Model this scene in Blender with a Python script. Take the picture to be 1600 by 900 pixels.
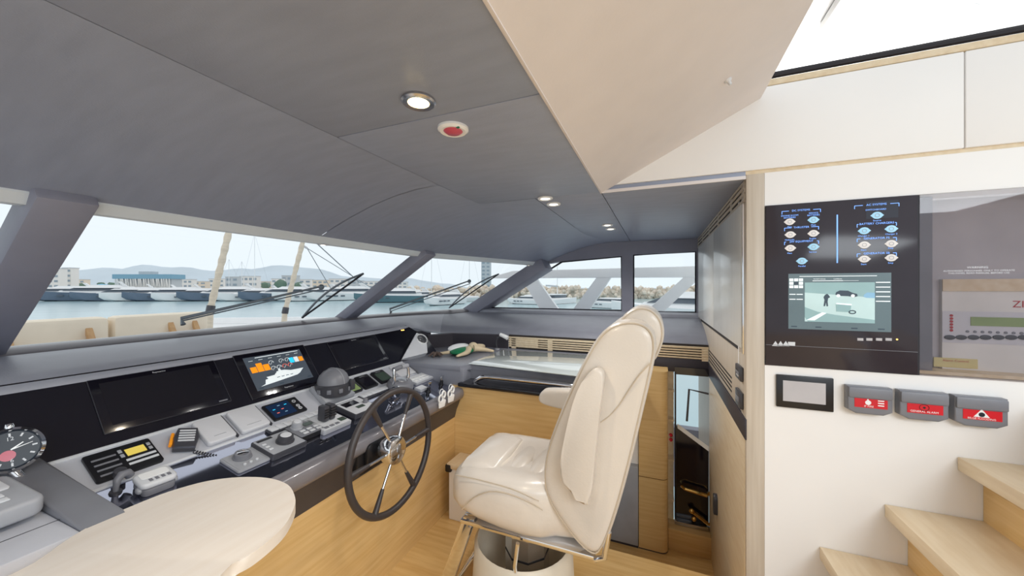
import bpy, bmesh, math, random
from mathutils import Matrix, Vector
random.seed(7)
for o in list(bpy.data.objects): bpy.data.objects.remove(o)
S = bpy.context.scene
COL = S.collection
PI = math.pi

# ------------------------------------------------------------------ camera, world, light, exposure
# world axes: X starboard, Y forward, Z up; helm platform floor at z = 0
TH, F, EYE = math.radians(22.2), 560.0, 1.5
CT, ST = math.cos(TH), math.sin(TH)
cd = bpy.data.cameras.new('camera'); cam = bpy.data.objects.new('camera', cd); COL.objects.link(cam)
cd.sensor_fit = 'HORIZONTAL'; cd.sensor_width = 36.0; cd.lens = F / 1600 * 36.0
cd.clip_start = 0.02; cd.clip_end = 9000
cam.location = (0, 0, EYE); cam.rotation_euler = (PI / 2, 0, TH - PI / 2)
S.camera = cam
S.view_settings.view_transform = 'Standard'; S.view_settings.look = 'None'
S.view_settings.exposure = 0.6; S.view_settings.gamma = 1.0
S.view_settings.use_curve_mapping = False
wd = bpy.data.worlds.new('overcast_sky'); S.world = wd; wd.use_nodes = True
nt = wd.node_tree; bg = nt.nodes['Background']
tc = nt.nodes.new('ShaderNodeTexCoord'); sp = nt.nodes.new('ShaderNodeSeparateXYZ'); rp = nt.nodes.new('ShaderNodeValToRGB')
nt.links.new(tc.outputs['Generated'], sp.inputs[0]); nt.links.new(sp.outputs['Z'], rp.inputs[0]); nt.links.new(rp.outputs[0], bg.inputs[0])
rp.color_ramp.elements[0].position = 0.0; rp.color_ramp.elements[0].color = (.60, .66, .70, 1)
rp.color_ramp.elements[1].position = 0.5; rp.color_ramp.elements[1].color = (.62, .645, .67, 1)
bg.inputs[1].default_value = 1.0

def area_lamp(name, loc, rot, size, power, col, sy=None):
    l = bpy.data.lights.new(name, 'AREA'); l.energy = power; l.color = col; l.size = size
    if sy: l.shape = 'RECTANGLE'; l.size_y = sy
    o = bpy.data.objects.new(name, l); o.location = loc; o.rotation_euler = rot; COL.objects.link(o); return o
# unseen fill lamp added behind the helm to brighten the interior
area_lamp('saloon_fill_light', (-1.5, -2.3, 2.45), (0, 0, 0), 2.2, 95, (.88, .95, 1))
area_lamp('hardtop_fill_light', (2.4, -1.0, 2.45), (PI, 0, 0), 0.8, 7, (1, .98, .95))  # fill added under the hard top, aimed up to brighten it

# ------------------------------------------------------------------ pixel -> place helpers
def ray(px, py):
    u = (px - 800) / F; v = (450 - py) / F
    return Vector((CT + u * ST, ST - u * CT, v))
def on(px, py, X=None, Y=None, Z=None):
    r = ray(px, py)
    t = X / r.x if X is not None else Y / r.y if Y is not None else (Z - EYE) / r.z
    return Vector((r.x * t, r.y * t, EYE + r.z * t))
def frame(o, a, b):
    a = Vector(a).normalized(); b = Vector(b); b = (b - a * b.dot(a)).normalized(); n = a.cross(b)
    M = Matrix(((a.x, b.x, n.x, o[0]), (a.y, b.y, n.y, o[1]), (a.z, b.z, n.z, o[2]), (0, 0, 0, 1)))
    return M
def onp(M, px, py):
    r = ray(px, py); n = M.col[2].to_3d(); o = M.col[3].to_3d(); e = Vector((0, 0, EYE))
    t = (o - e).dot(n) / r.dot(n)
    q = M.inverted() @ (e + r * t)
    return q.x, q.y
def at(M, a, b, n=0, rz=0):
    return M @ Matrix.Translation((a, b, n)) @ Matrix.Rotation(rz, 4, 'Z')
def T(*v): return Matrix.Translation(v)
I4 = Matrix.Identity(4)

# ------------------------------------------------------------------ materials
def lin(c):
    return tuple(((x / 255) / 12.92 if x / 255 <= .04045 else ((x / 255 + .055) / 1.055) ** 2.4) for x in c) + (1,)
MATS = {}
def mat(name, col, rough=.5, metal=0.0, coat=0.0, var=0.06, scale=(8, 8, 8), bump=0.0, bscale=None, emis=0.0, spec=.5, col2=None):
    m = bpy.data.materials.new(name); m.use_nodes = True; MATS[name] = m
    t = m.node_tree; b = t.nodes['Principled BSDF']
    c = lin(col)
    b.inputs['Roughness'].default_value = rough; b.inputs['Metallic'].default_value = metal
    b.inputs['Specular IOR Level'].default_value = spec
    b.inputs['Coat Weight'].default_value = coat; b.inputs['Coat Roughness'].default_value = .06
    co = t.nodes.new('ShaderNodeTexCoord'); mp = t.nodes.new('ShaderNodeMapping'); nz = t.nodes.new('ShaderNodeTexNoise')
    mp.inputs['Scale'].default_value = scale; nz.inputs['Scale'].default_value = 1.0; nz.inputs['Detail'].default_value = 5
    t.links.new(co.outputs['Object'], mp.inputs[0]); t.links.new(mp.outputs[0], nz.inputs[0])
    cr = t.nodes.new('ShaderNodeValToRGB'); t.links.new(nz.outputs['Fac'], cr.inputs[0])
    c2 = lin(col2) if col2 else tuple(x * (1 - var * 2) for x in c[:3]) + (1,)
    cr.color_ramp.elements[0].position = .32; cr.color_ramp.elements[0].color = c2
    cr.color_ramp.elements[1].position = .68; cr.color_ramp.elements[1].color = c
    t.links.new(cr.outputs[0], b.inputs['Base Color'])
    if bump:
        bp = t.nodes.new('ShaderNodeBump'); bp.inputs['Strength'].default_value = bump; bp.inputs['Distance'].default_value = .004
        if bscale:
            n2 = t.nodes.new('ShaderNodeTexNoise'); n2.inputs['Scale'].default_value = bscale; n2.inputs['Detail'].default_value = 3
            t.links.new(co.outputs['Object'], n2.inputs[0]); t.links.new(n2.outputs['Fac'], bp.inputs['Height'])
        else: t.links.new(nz.outputs['Fac'], bp.inputs['Height'])
        t.links.new(bp.outputs[0], b.inputs['Normal'])
    if emis:
        b.inputs['Emission Color'].default_value = c; b.inputs['Emission Strength'].default_value = emis
    return m
def glass(name, tint=(1, 1, 1), refl=.06):
    m = bpy.data.materials.new(name); m.use_nodes = True; MATS[name] = m
    t = m.node_tree; t.nodes.remove(t.nodes['Principled BSDF']); out = t.nodes['Material Output']
    tr = t.nodes.new('ShaderNodeBsdfTransparent'); tr.inputs[0].default_value = (*tint, 1)
    gl = t.nodes.new('ShaderNodeBsdfGlossy'); gl.inputs['Roughness'].default_value = .02
    fr = t.nodes.new('ShaderNodeLayerWeight'); fr.inputs[0].default_value = .5
    pw = t.nodes.new('ShaderNodeMath'); pw.operation = 'POWER'; pw.inputs[1].default_value = 5
    mu = t.nodes.new('ShaderNodeMath'); mu.operation = 'MULTIPLY_ADD'; mu.inputs[1].default_value = refl; mu.inputs[2].default_value = .04 * refl
    mx = t.nodes.new('ShaderNodeMixShader')
    t.links.new(fr.outputs['Facing'], pw.inputs[0]); t.links.new(pw.outputs[0], mu.inputs[0]); t.links.new(mu.outputs[0], mx.inputs[0])
    t.links.new(tr.outputs[0], mx.inputs[1]); t.links.new(gl.outputs[0], mx.inputs[2]); t.links.new(mx.outputs[0], out.inputs[0])
    return m
mat('headliner', (156, 164, 184), .40, var=.05, scale=(30, 6, 6), bump=.12, bscale=260)
mat('headliner_dark', (62, 60, 70), .6)
mat('soffit', (228, 221, 219), .55, var=.02, bump=.05, bscale=160)
mat('white_wall', (244, 241, 238), .5, var=.012, scale=(3, 3, 3))
mat('white_gloss', (247, 247, 246), .25, var=.01)
mat('lip', (226, 234, 240), .4, var=.02)
mat('pillar', (150, 151, 166), .42, var=.04, bump=.06, bscale=200)
mat('ledge', (168, 170, 180), .38, var=.05, bump=.15, bscale=220)
mat('shelf_leather', (140, 142, 152), .36, var=.05, bump=.15, bscale=220)
mat('oak_gold', (226, 190, 132), .38, coat=.15, scale=(3, 30, 60), col2=(214, 174, 112))
mat('oak_side', (228, 194, 136), .38, coat=.15, scale=(30, 3, 60), col2=(216, 178, 118))
mat('oak_floor', (222, 186, 126), .38, coat=.15, scale=(40, 3, 40), col2=(206, 164, 102))
mat('oak_pale', (232, 214, 184), .42, scale=(6, 40, 40), col2=(222, 200, 166))
mat('oak_grey', (206, 194, 178), .42, scale=(60, 60, 3), col2=(194, 180, 162))
mat('table_oak', (234, 224, 212), .42, scale=(4, 40, 40), col2=(229, 217, 203))
mat('cabinet_sheen', (226, 225, 220), .3, coat=.2, scale=(50, 50, 2), col2=(220, 218, 211))
mat('dark_trim', (58, 54, 62), .42)
mat('console_satin', (74, 70, 72), .38, var=.08, bump=.08, bscale=300)
mat('console_lip', (128, 124, 128), .3, coat=.25, var=.05)
mat('black_gloss', (176, 178, 192), .05, metal=1, var=.02)
mat('ledge_black', (26, 26, 32), .15, coat=.4)
mat('field_navy', (20, 22, 42), .5)
mat('fascia_gloss', (21, 19, 29), .12, coat=.3, var=.05)
mat('screen_off', (24, 22, 30), .1, coat=.3)
mat('strip_grey', (196, 198, 206), .42, var=.03, bump=.08, bscale=260)
mat('cover_grey', (216, 216, 220), .45, var=.02)
mat('plastic_black', (26, 26, 30), .35)
mat('plastic_dark', (66, 66, 72), .38)
mat('plastic_mid', (128, 129, 136), .4)
mat('plastic_grey', (172, 174, 180), .42)
mat('plastic_pale', (224, 226, 230), .38)
mat('chrome', (232, 232, 234), .08, metal=1, var=.01)
mat('steel', (196, 196, 200), .25, metal=1, var=.02)
mat('brass', (226, 186, 110), .14, metal=1, var=.03)
mat('leather', (216, 206, 194), .34, coat=.22, var=.03, scale=(6, 6, 6), bump=.14, bscale=120)
mat('leather_seat', (222, 212, 200), .28, coat=.3, var=.03, bump=.2, bscale=45)
mat('piping', (196, 180, 158), .45)
mat('cream_plastic', (222, 210, 190), .4)
mat('wheel_leather', (62, 56, 56), .42, bump=.1, bscale=300)
mat('panel_glass_dark', (56, 51, 58), .12, spec=.3)
mat('niche_grey', (196, 192, 194), .5)
mat('lcd_green', (150, 172, 112), .3)
mat('lcd_dark', (70, 84, 74), .2, coat=.3)
mat('lcd_yellow', (226, 202, 96), .3, emis=.25)
mat('paper', (238, 236, 230), .7)
mat('note_yellow', (226, 212, 150), .7)
mat('red', (216, 24, 40), .4)
mat('red_lens', (206, 84, 104), .3)
mat('red_text', (190, 40, 50), .5)
mat('orange', (240, 150, 30), .4, emis=.15)
mat('green_dot', (20, 110, 80), .4)
mat('glow_blue', (120, 170, 255), .5, emis=.6)
mat('key_pale', (226, 220, 216), .4, emis=.12)
mat('key_blue', (160, 210, 236), .4, emis=.15)
mat('scr_bg', (98, 116, 122), .3, emis=.12)
mat('scr_view', (196, 222, 222), .4, emis=.12)
mat('scr_view2', (150, 184, 186), .4, emis=.1)
mat('scr_white', (240, 248, 250), .4, emis=.25)
mat('scr_dark', (56, 72, 86), .4, emis=.08)
mat('scr_blue', (120, 160, 186), .4, emis=.4)
mat('mfd_bg', (74, 82, 92), .3, emis=.25)
mat('mfd_orange', (250, 150, 20), .4, emis=.4)
mat('mfd_cyan', (40, 190, 235), .4, emis=.6)
mat('mfd_red', (235, 110, 90), .4, emis=.5)
mat('touch_bg', (24, 40, 66), .2, emis=.3)
mat('lamp_warm', (255, 224, 150), .4, emis=9)
mat('lamp_white', (255, 250, 235), .4, emis=2.2)
mat('rubber', (34, 32, 40), .6)
mat('slot_dark', (44, 38, 36), .7)
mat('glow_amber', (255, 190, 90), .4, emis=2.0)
mat('chart_glass', (214, 222, 220), .05, coat=.6, var=.03)
mat('green_cloth', (20, 122, 78), .6)
mat('cream_limb', (226, 206, 172), .6, var=.1)
mat('brown_twig', (110, 92, 84), .8, var=.2, bump=.4, bscale=90)
mat('dial_navy', (20, 32, 46), .4)
# outside
mat('gelcoat', (246, 246, 246), .3, var=.01)
mat('hull_navy', (104, 120, 140), .25, var=.05)
mat('hull_teal', (92, 128, 138), .25, var=.05)
mat('yacht_window', (84, 96, 108), .15)
mat('pad_cream', (246, 232, 210), .6, var=.03)
mat('teak', (206, 166, 118), .5, scale=(30, 30, 4), col2=(190, 146, 98))
mat('rope_wrap', (226, 214, 194), .7, var=.08, scale=(10, 10, 40), bump=.5)
mat('wiper', (128, 136, 144), .4)
mat('water', (172, 200, 206), .18, var=.05, scale=(.05, .3, .3), bump=.25)
mat('quay', (214, 210, 204), .8)
mat('hill', (206, 218, 226), .9, var=.04, scale=(.004, .004, .004))  # distance haze is put into this pale base colour
mat('city_white', (238, 236, 232), .7, var=.03)
mat('city_cream', (232, 218, 200), .7, var=.03)
mat('city_grey', (200, 206, 210), .7)
mat('city_window', (150, 166, 178), .3)
mat('roof_blue', (130, 176, 200), .5)
mat('tent_blue', (120, 196, 230), .5)
mat('tree', (112, 138, 120), .8, var=.15)
mat('rock', (240, 226, 208), .9, var=.15, scale=(.4, .4, .4), bump=.4)
glass('pane', (.98, .99, .99), .5)
glass('tinted_pane', (.82, .80, .81), .7)
glass('lens', (.98, .98, .98), .8)

# ------------------------------------------------------------------ mesh builder
class MB:
    def __init__(s, M=I4): s.M = M; s.v = []; s.f = []
    def add(s, bm, M=None):
        bm.normal_update(); k = len(s.v); W = s.M @ M if M is not None else s.M
        bm.verts.index_update()
        s.v += [W @ v.co for v in bm.verts]; s.f += [[k + v.index for v in f.verts] for f in bm.faces]; bm.free(); return s
    def raw(s, vs, fs):
        k = len(s.v); s.v += [s.M @ Vector(v) for v in vs]; s.f += [[k + i for i in f] for f in fs]; return s
    def box(s, x0, x1, y0, y1, z0, z1, bev=0, seg=2, M=None):
        bm = bmesh.new(); bmesh.ops.create_cube(bm, size=1)
        x0, x1 = sorted((x0, x1)); y0, y1 = sorted((y0, y1)); z0, z1 = sorted((z0, z1))
        for v in bm.verts: v.co = Vector(((x0 + x1) / 2 + v.co.x * (x1 - x0), (y0 + y1) / 2 + v.co.y * (y1 - y0), (z0 + z1) / 2 + v.co.z * (z1 - z0)))
        if bev: bmesh.ops.bevel(bm, geom=bm.edges[:], offset=min(bev, .45 * min(x1 - x0, y1 - y0, z1 - z0)), segments=seg, affect='EDGES', profile=.5)
        return s.add(bm, M)
    def prism(s, pts, z0, z1, bev=0, seg=2, M=None):
        bm = bmesh.new()
        ar = sum(pts[i][0] * pts[(i + 1) % len(pts)][1] - pts[(i + 1) % len(pts)][0] * pts[i][1] for i in range(len(pts)))
        if ar < 0: pts = pts[::-1]
        a = [bm.verts.new((p[0], p[1], z0)) for p in pts]; b = [bm.verts.new((p[0], p[1], z1)) for p in pts]; n = len(pts)
        fb = bm.faces.new(a[::-1]); ft = bm.faces.new(b)
        for i in range(n): bm.faces.new((a[i], a[(i + 1) % n], b[(i + 1) % n], b[i]))
        if bev:
            es = list(set(list(fb.edges) + list(ft.edges)))
            bmesh.ops.bevel(bm, geom=es, offset=bev, segments=seg, affect='EDGES', profile=.5)
        return s.add(bm, M)
    def pillow(s, pts, z0, z1, r, M=I4, crown=.006, k=5):
        # rounded cushion: outline pts extruded z0..z1 with rolled edges and a gently crowned face
        P = [Vector((p[0], p[1])) for p in pts]
        if sum(P[i].x * P[(i + 1) % len(P)].y - P[(i + 1) % len(P)].x * P[i].y for i in range(len(P))) < 0: P = P[::-1]
        L = [0]; n0 = len(P)
        for i in range(n0): L.append(L[-1] + (P[(i + 1) % n0] - P[i]).length)
        n = 96; Q = []; j = 0
        for i in range(n):
            d = L[-1] * i / n
            while L[j + 1] < d: j += 1
            Q.append(P[j].lerp(P[(j + 1) % n0], (d - L[j]) / max(1e-9, L[j + 1] - L[j])))
        for _ in range(2): Q = [(Q[i - 1] + Q[i] * 2 + Q[(i + 1) % n]) / 4 for i in range(n)]
        N = []
        for i in range(n):
            t = (Q[(i + 3) % n] - Q[i - 3]).normalized(); N.append(Vector((-t.y, t.x)))
        rings = []
        for sgn, zz in ((-1, z0), (1, z1)):
            rr = []
            for a in range(k + 1):
                w = PI / 2 * a / k; rr.append((r * (1 - math.cos(w)), zz - sgn * r * (1 - math.sin(w))))
            rings.append(rr)
        seq = rings[0][::-1] + rings[1]
        C = sum(Q, Vector((0, 0))) / n
        vs = []; secs = []
        def ring(d, z): return [M @ Vector((q.x + m.x * d, q.y + m.y * d, z)) for q, m in zip(Q, N)]
        secs += [[M @ Vector((C.x + (q.x + m.x * r - C.x) * f, C.y + (q.y + m.y * r - C.y) * f, z0 - crown * (1 - f * f))) for q, m in zip(Q, N)] for f in (.08, .4, .75, .92)]
        secs += [ring(d, z) for d, z in seq]
        secs += [[M @ Vector((C.x + (q.x + m.x * r - C.x) * f, C.y + (q.y + m.y * r - C.y) * f, z1 + crown * (1 - f * f))) for q, m in zip(Q, N)] for f in (.92, .75, .4, .08)]
        return s.loft(secs)
    def tube(s, pts, r, seg=8, closed=False, caps=True):
        P = [Vector(p) for p in pts]; n = len(P); R = r if isinstance(r, (list, tuple)) else [r] * n
        vs = []; fs = []; up = None
        for i in range(n):
            d = (P[(i + 1) % n] - P[i - 1]) if closed else (P[min(i + 1, n - 1)] - P[max(i - 1, 0)])
            d.normalize()
            if up is None:
                up = Vector((0, 0, 1)) if abs(d.z) < .9 else Vector((1, 0, 0))
            a = d.cross(up).normalized(); up = a.cross(d).normalized()
            for k in range(seg):
                w = 2 * PI * k / seg; vs.append(P[i] + a * (math.cos(w) * R[i]) + up * (math.sin(w) * R[i]))
        m = n if closed else n - 1
        for i in range(m):
            for k in range(seg):
                j = (i + 1) % n; fs.append((i * seg + k, i * seg + (k + 1) % seg, j * seg + (k + 1) % seg, j * seg + k))
        if caps and not closed:
            fs.append(tuple(range(seg))[::-1]); fs.append(tuple((n - 1) * seg + k for k in range(seg)))
        return s.raw(vs, fs)
    def lathe(s, prof, M=I4, seg=24, sx=1, sy=1, cap=True):
        vs = []; fs = []; n = len(prof)
        for r, z in prof:
            for k in range(seg):
                w = 2 * PI * k / seg; vs.append(M @ Vector((r * math.cos(w) * sx, r * math.sin(w) * sy, z)))
        for i in range(n - 1):
            for k in range(seg): fs.append((i * seg + k, i * seg + (k + 1) % seg, (i + 1) * seg + (k + 1) % seg, (i + 1) * seg + k))
        if prof[0][0] > 1e-6: fs.append(tuple(range(seg))[::-1])
        if cap and prof[-1][0] > 1e-6: fs.append(tuple((n - 1) * seg + k for k in range(seg)))
        return s.raw(vs, fs)
    def ball(s, c, r, seg=12, M=None):
        bm = bmesh.new(); bmesh.ops.create_uvsphere(bm, u_segments=seg, v_segments=max(6, seg // 2), radius=1)
        r = r if isinstance(r, (list, tuple)) else (r, r, r)
        for v in bm.verts: v.co = Vector((c[0] + v.co.x * r[0], c[1] + v.co.y * r[1], c[2] + v.co.z * r[2]))
        return s.add(bm, M)
    def loft(s, secs, caps=True, close=True):
        n = len(secs[0]); vs = [p for q in secs for p in q]; fs = []
        for i in range(len(secs) - 1):
            for k in range(n if close else n - 1):
                fs.append((i * n + k, i * n + (k + 1) % n, (i + 1) * n + (k + 1) % n, (i + 1) * n + k))
        if caps and close:
            fs.append(tuple(range(n))[::-1]); fs.append(tuple((len(secs) - 1) * n + k for k in range(n)))
        return s.raw(vs, fs)
    def text(s, body, a, b, size, n=.0006, align='CENTER', thick=0):
        c = bpy.data.curves.new('lettering', 'FONT'); c.body = body; c.size = size; c.align_x = align; c.align_y = 'CENTER'
        c.resolution_u = 2; c.extrude = thick
        o = bpy.data.objects.new('lettering', c); me = bpy.data.meshes.new_from_object(o)
        s.raw([(v.co.x + a, v.co.y + b, v.co.z + n) for v in me.vertices], [list(p.vertices) for p in me.polygons])
        bpy.data.objects.remove(o); bpy.data.curves.remove(c); bpy.data.meshes.remove(me); return s
    def build(s, name, m, parent=None, angle=38):
        me = bpy.data.meshes.new(name); me.from_pydata(s.v, [], s.f); me.materials.append(MATS[m])
        bm = bmesh.new(); bm.from_mesh(me); bmesh.ops.recalc_face_normals(bm, faces=bm.faces[:]); bm.to_mesh(me); bm.free()
        me.shade_smooth(); me.set_sharp_from_angle(angle=math.radians(angle))
        o = bpy.data.objects.new(name, me); COL.objects.link(o)
        if parent:
            o.parent = parent
            if parent.type == 'EMPTY': o.matrix_parent_inverse = Matrix.Translation(-parent.location)
        return o
def tag(o, label, cat, group=None):
    o['label'] = label; o['category'] = cat
    if group: o['group'] = group
    return o
def thing(name, label, cat, loc=(0, 0, 0), group=None):
    o = bpy.data.objects.new(name, None); o.location = loc; o.empty_display_size = .05; COL.objects.link(o)
    return tag(o, label, cat, group)
def struct(o, label=None):
    o['kind'] = 'structure'
    if label: o['label'] = label
    return o
def box(x0, x1, y0, y1, z0, z1, bev=0, M=I4): return MB(M).box(x0, x1, y0, y1, z0, z1, bev)
def smooth_pts(pts, n=4, closed=True):
    out = []; N = len(pts)
    for i in range(N if closed else N - 1):
        p = [Vector(pts[(i + k - 1) % N]) if closed else Vector(pts[min(max(i + k - 1, 0), N - 1)]) for k in range(4)]
        for j in range(n):
            t = j / n
            out.append(.5 * ((2 * p[1]) + (p[2] - p[0]) * t + (2 * p[0] - 5 * p[1] + 4 * p[2] - p[3]) * t * t + (3 * p[1] - p[0] - 3 * p[2] + p[3]) * t ** 3))
    if not closed: out.append(Vector(pts[-1]))
    return out
def rrect(a0, a1, b0, b1, r, n=4):
    out = []
    for cx, cy, s in ((a1 - r, b1 - r, 0), (a0 + r, b1 - r, 1), (a0 + r, b0 + r, 2), (a1 - r, b0 + r, 3)):
        for k in range(n + 1):
            w = PI / 2 * (s + k / n); out.append((cx + r * math.cos(w), cy + r * math.sin(w)))
    return out

# reference planes of the place
XW = 1.8                                                     # stair wall
PF = frame((0, 1.77, .95), (1, 0, 0), (0, .18, .235))        # display fascia
PS = frame((0, 1.62, .868), (1, 0, 0), (0, .15, .082))       # instrument strip
PD = frame((0, 1.30, .80), (1, 0, 0), (0, .32, .068))        # desk
PC = frame((0, 0, .95), (1, 0, 0), (0, 1, 0))                # side counter
PW = frame((XW, 0, 0), (0, -1, 0), (0, 0, 1))                # stair wall face
PB = frame((0, -.347, 0), (-1, 0, 0), (0, 0, 1))             # cabinet face

# ------------------------------------------------------------------ structure
fl = struct(box(-2.2, 2.12, -2.6, 1.34, -.06, 0).build('floor', 'oak_floor'))
MB().box(2.12, 2.2, .352, 1.34, -.06, 0).build('floor_edge', 'oak_floor', fl)
struct(box(2.12, 3.1, -.4, .5, -.48, -.42).build('floor_walkway', 'oak_floor'))
struct(box(2.10, 2.12, -.4, .5, -.42, -.002).build('trim_1', 'oak_floor'))

# ceiling: separate padded panels with open joints
CZ = 1.97
ce = bpy.data.objects.new('ceiling', None); COL.objects.link(ce); struct(ce)
g = .0018
for x0, x1, y0, y1 in ((-1.4, .83, .26, .93), (.83, 1.79, .26, .93), (1.79, 3.8, .26, .60), (1.8, 3.8, -.347, .26)):
    box(x0 + g, x1 - g, y0 + g * (y0 > .2), y1 - g, CZ, CZ + .03, .002).build('ceiling_panel', 'headliner', ce)
def Ys(x): return .93 if x < 1.79 else .93 + (.42 - .93) * (x - 1.79) / (3.8 - 1.79)
def Yt(x): return 1.68 if x < 2.35 else 1.68 + (1.15 - 1.68) * (x - 2.35) / (3.8 - 2.35)
def slope_panel(x0, x1, n, m=6):
    vs = []; fs = []
    for i in range(n + 1):
        x = x0 + (x1 - x0) * i / n
        for j in range(m + 1):
            t = j / m; y = Ys(x) + (Yt(x) - Ys(x)) * t
            z = CZ + .001 - .195 * (t * t * (1.35 - .35 * t))
            vs.append((x, y, z))
    N = len(vs); vs += [(a, b, c + .03) for a, b, c in vs]
    for i in range(n):
        for j in range(m):
            a = i * (m + 1) + j; q = (a, a + 1, a + m + 2, a + m + 1); fs.append(q); fs.append(tuple(N + k for k in q[::-1]))
    return MB().raw(vs, fs).build('ceiling_panel', 'headliner', ce, angle=60)
slope_panel(-1.4, 1.39 - g, 4); slope_panel(1.39 + g, 3.8, 14)
# filler between flat strip and sloped starboard panel
MB().raw([(1.79, .6, CZ), (1.79, .93, CZ), (3.085, .602, CZ + .0005), (3.8, .42, CZ + .0005), (3.8, .6, CZ + .002), (3.085, .6, CZ)], [(0, 1, 2, 5)]).build('ceiling_panel', 'headliner', ce)
struct(box(-1.4, 3.9, .26, 2.6, CZ + .05, CZ + .08).build('ceiling_deck', 'headliner_dark'))
struct(box(-1.4, 2.3, 1.60, 1.64, 1.845, CZ + .05).build('ceiling_front', 'headliner_dark'))
struct(box(1.83, 3.9, -.45, .26, CZ + .04, CZ + .08).build('ceiling_deck_aft', 'headliner_dark'))
# sloped cream soffit rising aft
sf = MB(); sf.raw([(-1.4, .26, CZ - .004), (XW, .26, CZ - .004), (XW, -.40, 2.30), (-1.4, -.40, 2.30), (-1.4, .26, CZ + .04), (XW, .26, CZ + .04), (XW, -.40, 2.345), (-1.4, -.40, 2.345)],
    [(0, 1, 2, 3), (7, 6, 5, 4), (0, 4, 5, 1), (1, 5, 6, 2), (2, 6, 7, 3), (3, 7, 4, 0)])
struct(sf.build('ceiling_soffit', 'soffit'))
MB().box(-1.4, XW, .256, .264, CZ - .005, CZ + .01, .001).build('edge_trim', 'soffit', bpy.data.objects['ceiling_soffit'])
MB().box(XW - .006, XW, -.347, .262, CZ - .005, CZ + .01, .001).build('edge_trim', 'soffit', bpy.data.objects['ceiling_soffit'])
# flybridge hard top above the stair opening
ht = struct(box(1.62, 4.6, -3.2, -.2, 2.75, 2.85).build('ceiling_hardtop', 'white_gloss'))
a = on(1388, -12, Z=2.75)
MB().prism(rrect(a.x - .16, a.x + .16, a.y - .2, a.y + .2, .06), 2.70, 2.75, .02).build('recess_pad', 'white_wall', ht)
c = on(1489, 25, Z=2.75)
tl = thing('hardtop_downlight', 'round white unlit downlight in the white hard top over the stairs', 'downlight', c)
MB(T(c.x, c.y, 2.75)).lathe([(.075, 0), (.078, -.008), (.055, -.012), (.05, -.002)]).build('bezel', 'plastic_pale', tl)
MB(T(c.x, c.y, 2.747)).lathe([(.05, -.002), (.0, -.004)]).build('lens', 'white_gloss', tl)

# stair wall X = 1.8 with a glazed niche
ya0 = -onp(PW, 1434, 580)[0]                      # forward edge of the niche
wall = MB()
wall.box(XW, XW + .1, -2.6, -.415, -.0, 1.176).box(XW, XW + .1, -2.6, -.415, 1.846, 1.985).box(XW + .14, XW + .16, -2.6, -.347, 1.1, 1.9)
wall.box(XW, XW + .1, -2.6, -1.95, 1.176, 1.846).box(XW + .012, XW + .14, ya0, -.415, 1.176, 1.846)
wi = struct(wall.build('wall_starboard', 'white_wall'))
sx = -onp(PW, 1506, 150)[0]
MB().box(XW - .006, XW + .05, sx + .002, .258, 2.0, 2.345, .003).build('panel', 'white_wall', wi)
MB().box(XW - .006, XW + .05, -2.6, sx - .002, 2.0, 2.345, .003).build('panel', 'white_wall', wi)
MB().box(XW + .004, XW + .05, -2.6, .258, 1.985, 2.0).build('joint', 'oak_pale', wi)
MB().box(XW - .004, XW + .05, -2.6, -.38, 2.348, 2.375, .004).build('cap_strip', 'oak_pale', wi)
MB().tube([(XW + .005, -.38, 2.392), (XW + .005, -2.6, 2.392)], .013).build('rubber_seal', 'rubber', wi)
struct(box(XW, XW + .1, -.415, -.349, -.42, 1.985, .002).build('trim_2', 'oak_grey'))

# forward facing cabinet, Y = -.347, X 1.8 .. 3.8
cb = struct(box(XW + .1, 3.8, -.50, -.376, -.42, CZ).build('wall_aft', 'oak_grey'))
cp = thing('tall_cabinet', 'tall grey oak cabinet with louvred top beside the corner post', 'cabinet', (2.8, -.36, -.42))
def bar(x0, x1, z0, z1, d0, d1, name, m, parent=cp, bev=.0015): return box(x0, x1, -.352 + d0, -.352 + d1, z0, z1, bev).build(name, m, parent)
bar(XW + .02, 3.8, -.42, CZ - .002, -.022, 0, 'carcass', 'oak_grey', bev=0)
bar(XW + .02, 3.8, 1.876, CZ - .004, 0, .002, 'louvre_backing', 'slot_dark', bev=0)
for z in (1.876, 1.905, 1.932, 1.956): bar(XW + .02, 3.8, z, z + (.014 if z < 1.95 else .012), .002, .008, 'slat', 'oak_grey')
for x in (XW + .02, 2.12, 2.55, 2.98, 3.4, 3.76): bar(x, x + .03, 1.878, 1.966, .001, .007, 'louvre_post', 'oak_grey')
dr = bar(1.86, 2.72, 1.232, 1.872, 0, .012, 'door', 'cabinet_sheen')
bar(2.724, 3.7, 1.232, 1.872, 0, .012, 'door', 'cabinet_sheen')
bar(1.98, 3.6, 1.208, 1.226, 0, .001, 'finger_slot', 'slot_dark', bev=0)
bar(1.836, 1.852, 1.21, 1.872, 0, .010, 'edge_strip', 'chrome')
bar(XW + .02, 3.8, .945, 1.205, 0, .004, 'panel', 'oak_grey')
for z in (.965, .988, 1.011, 1.034): bar(2.12, 3.0, z, z + .010, .004, .0046, 'louvre_slot', 'slot_dark', bev=0)
bar(XW + .0, 3.05, .848, .938, 0, .008, 'dark_band', 'dark_trim')
bar(XW + .02, 2.98, -.42, .844, 0, .006, 'lower_panel', 'oak_pale')
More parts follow.
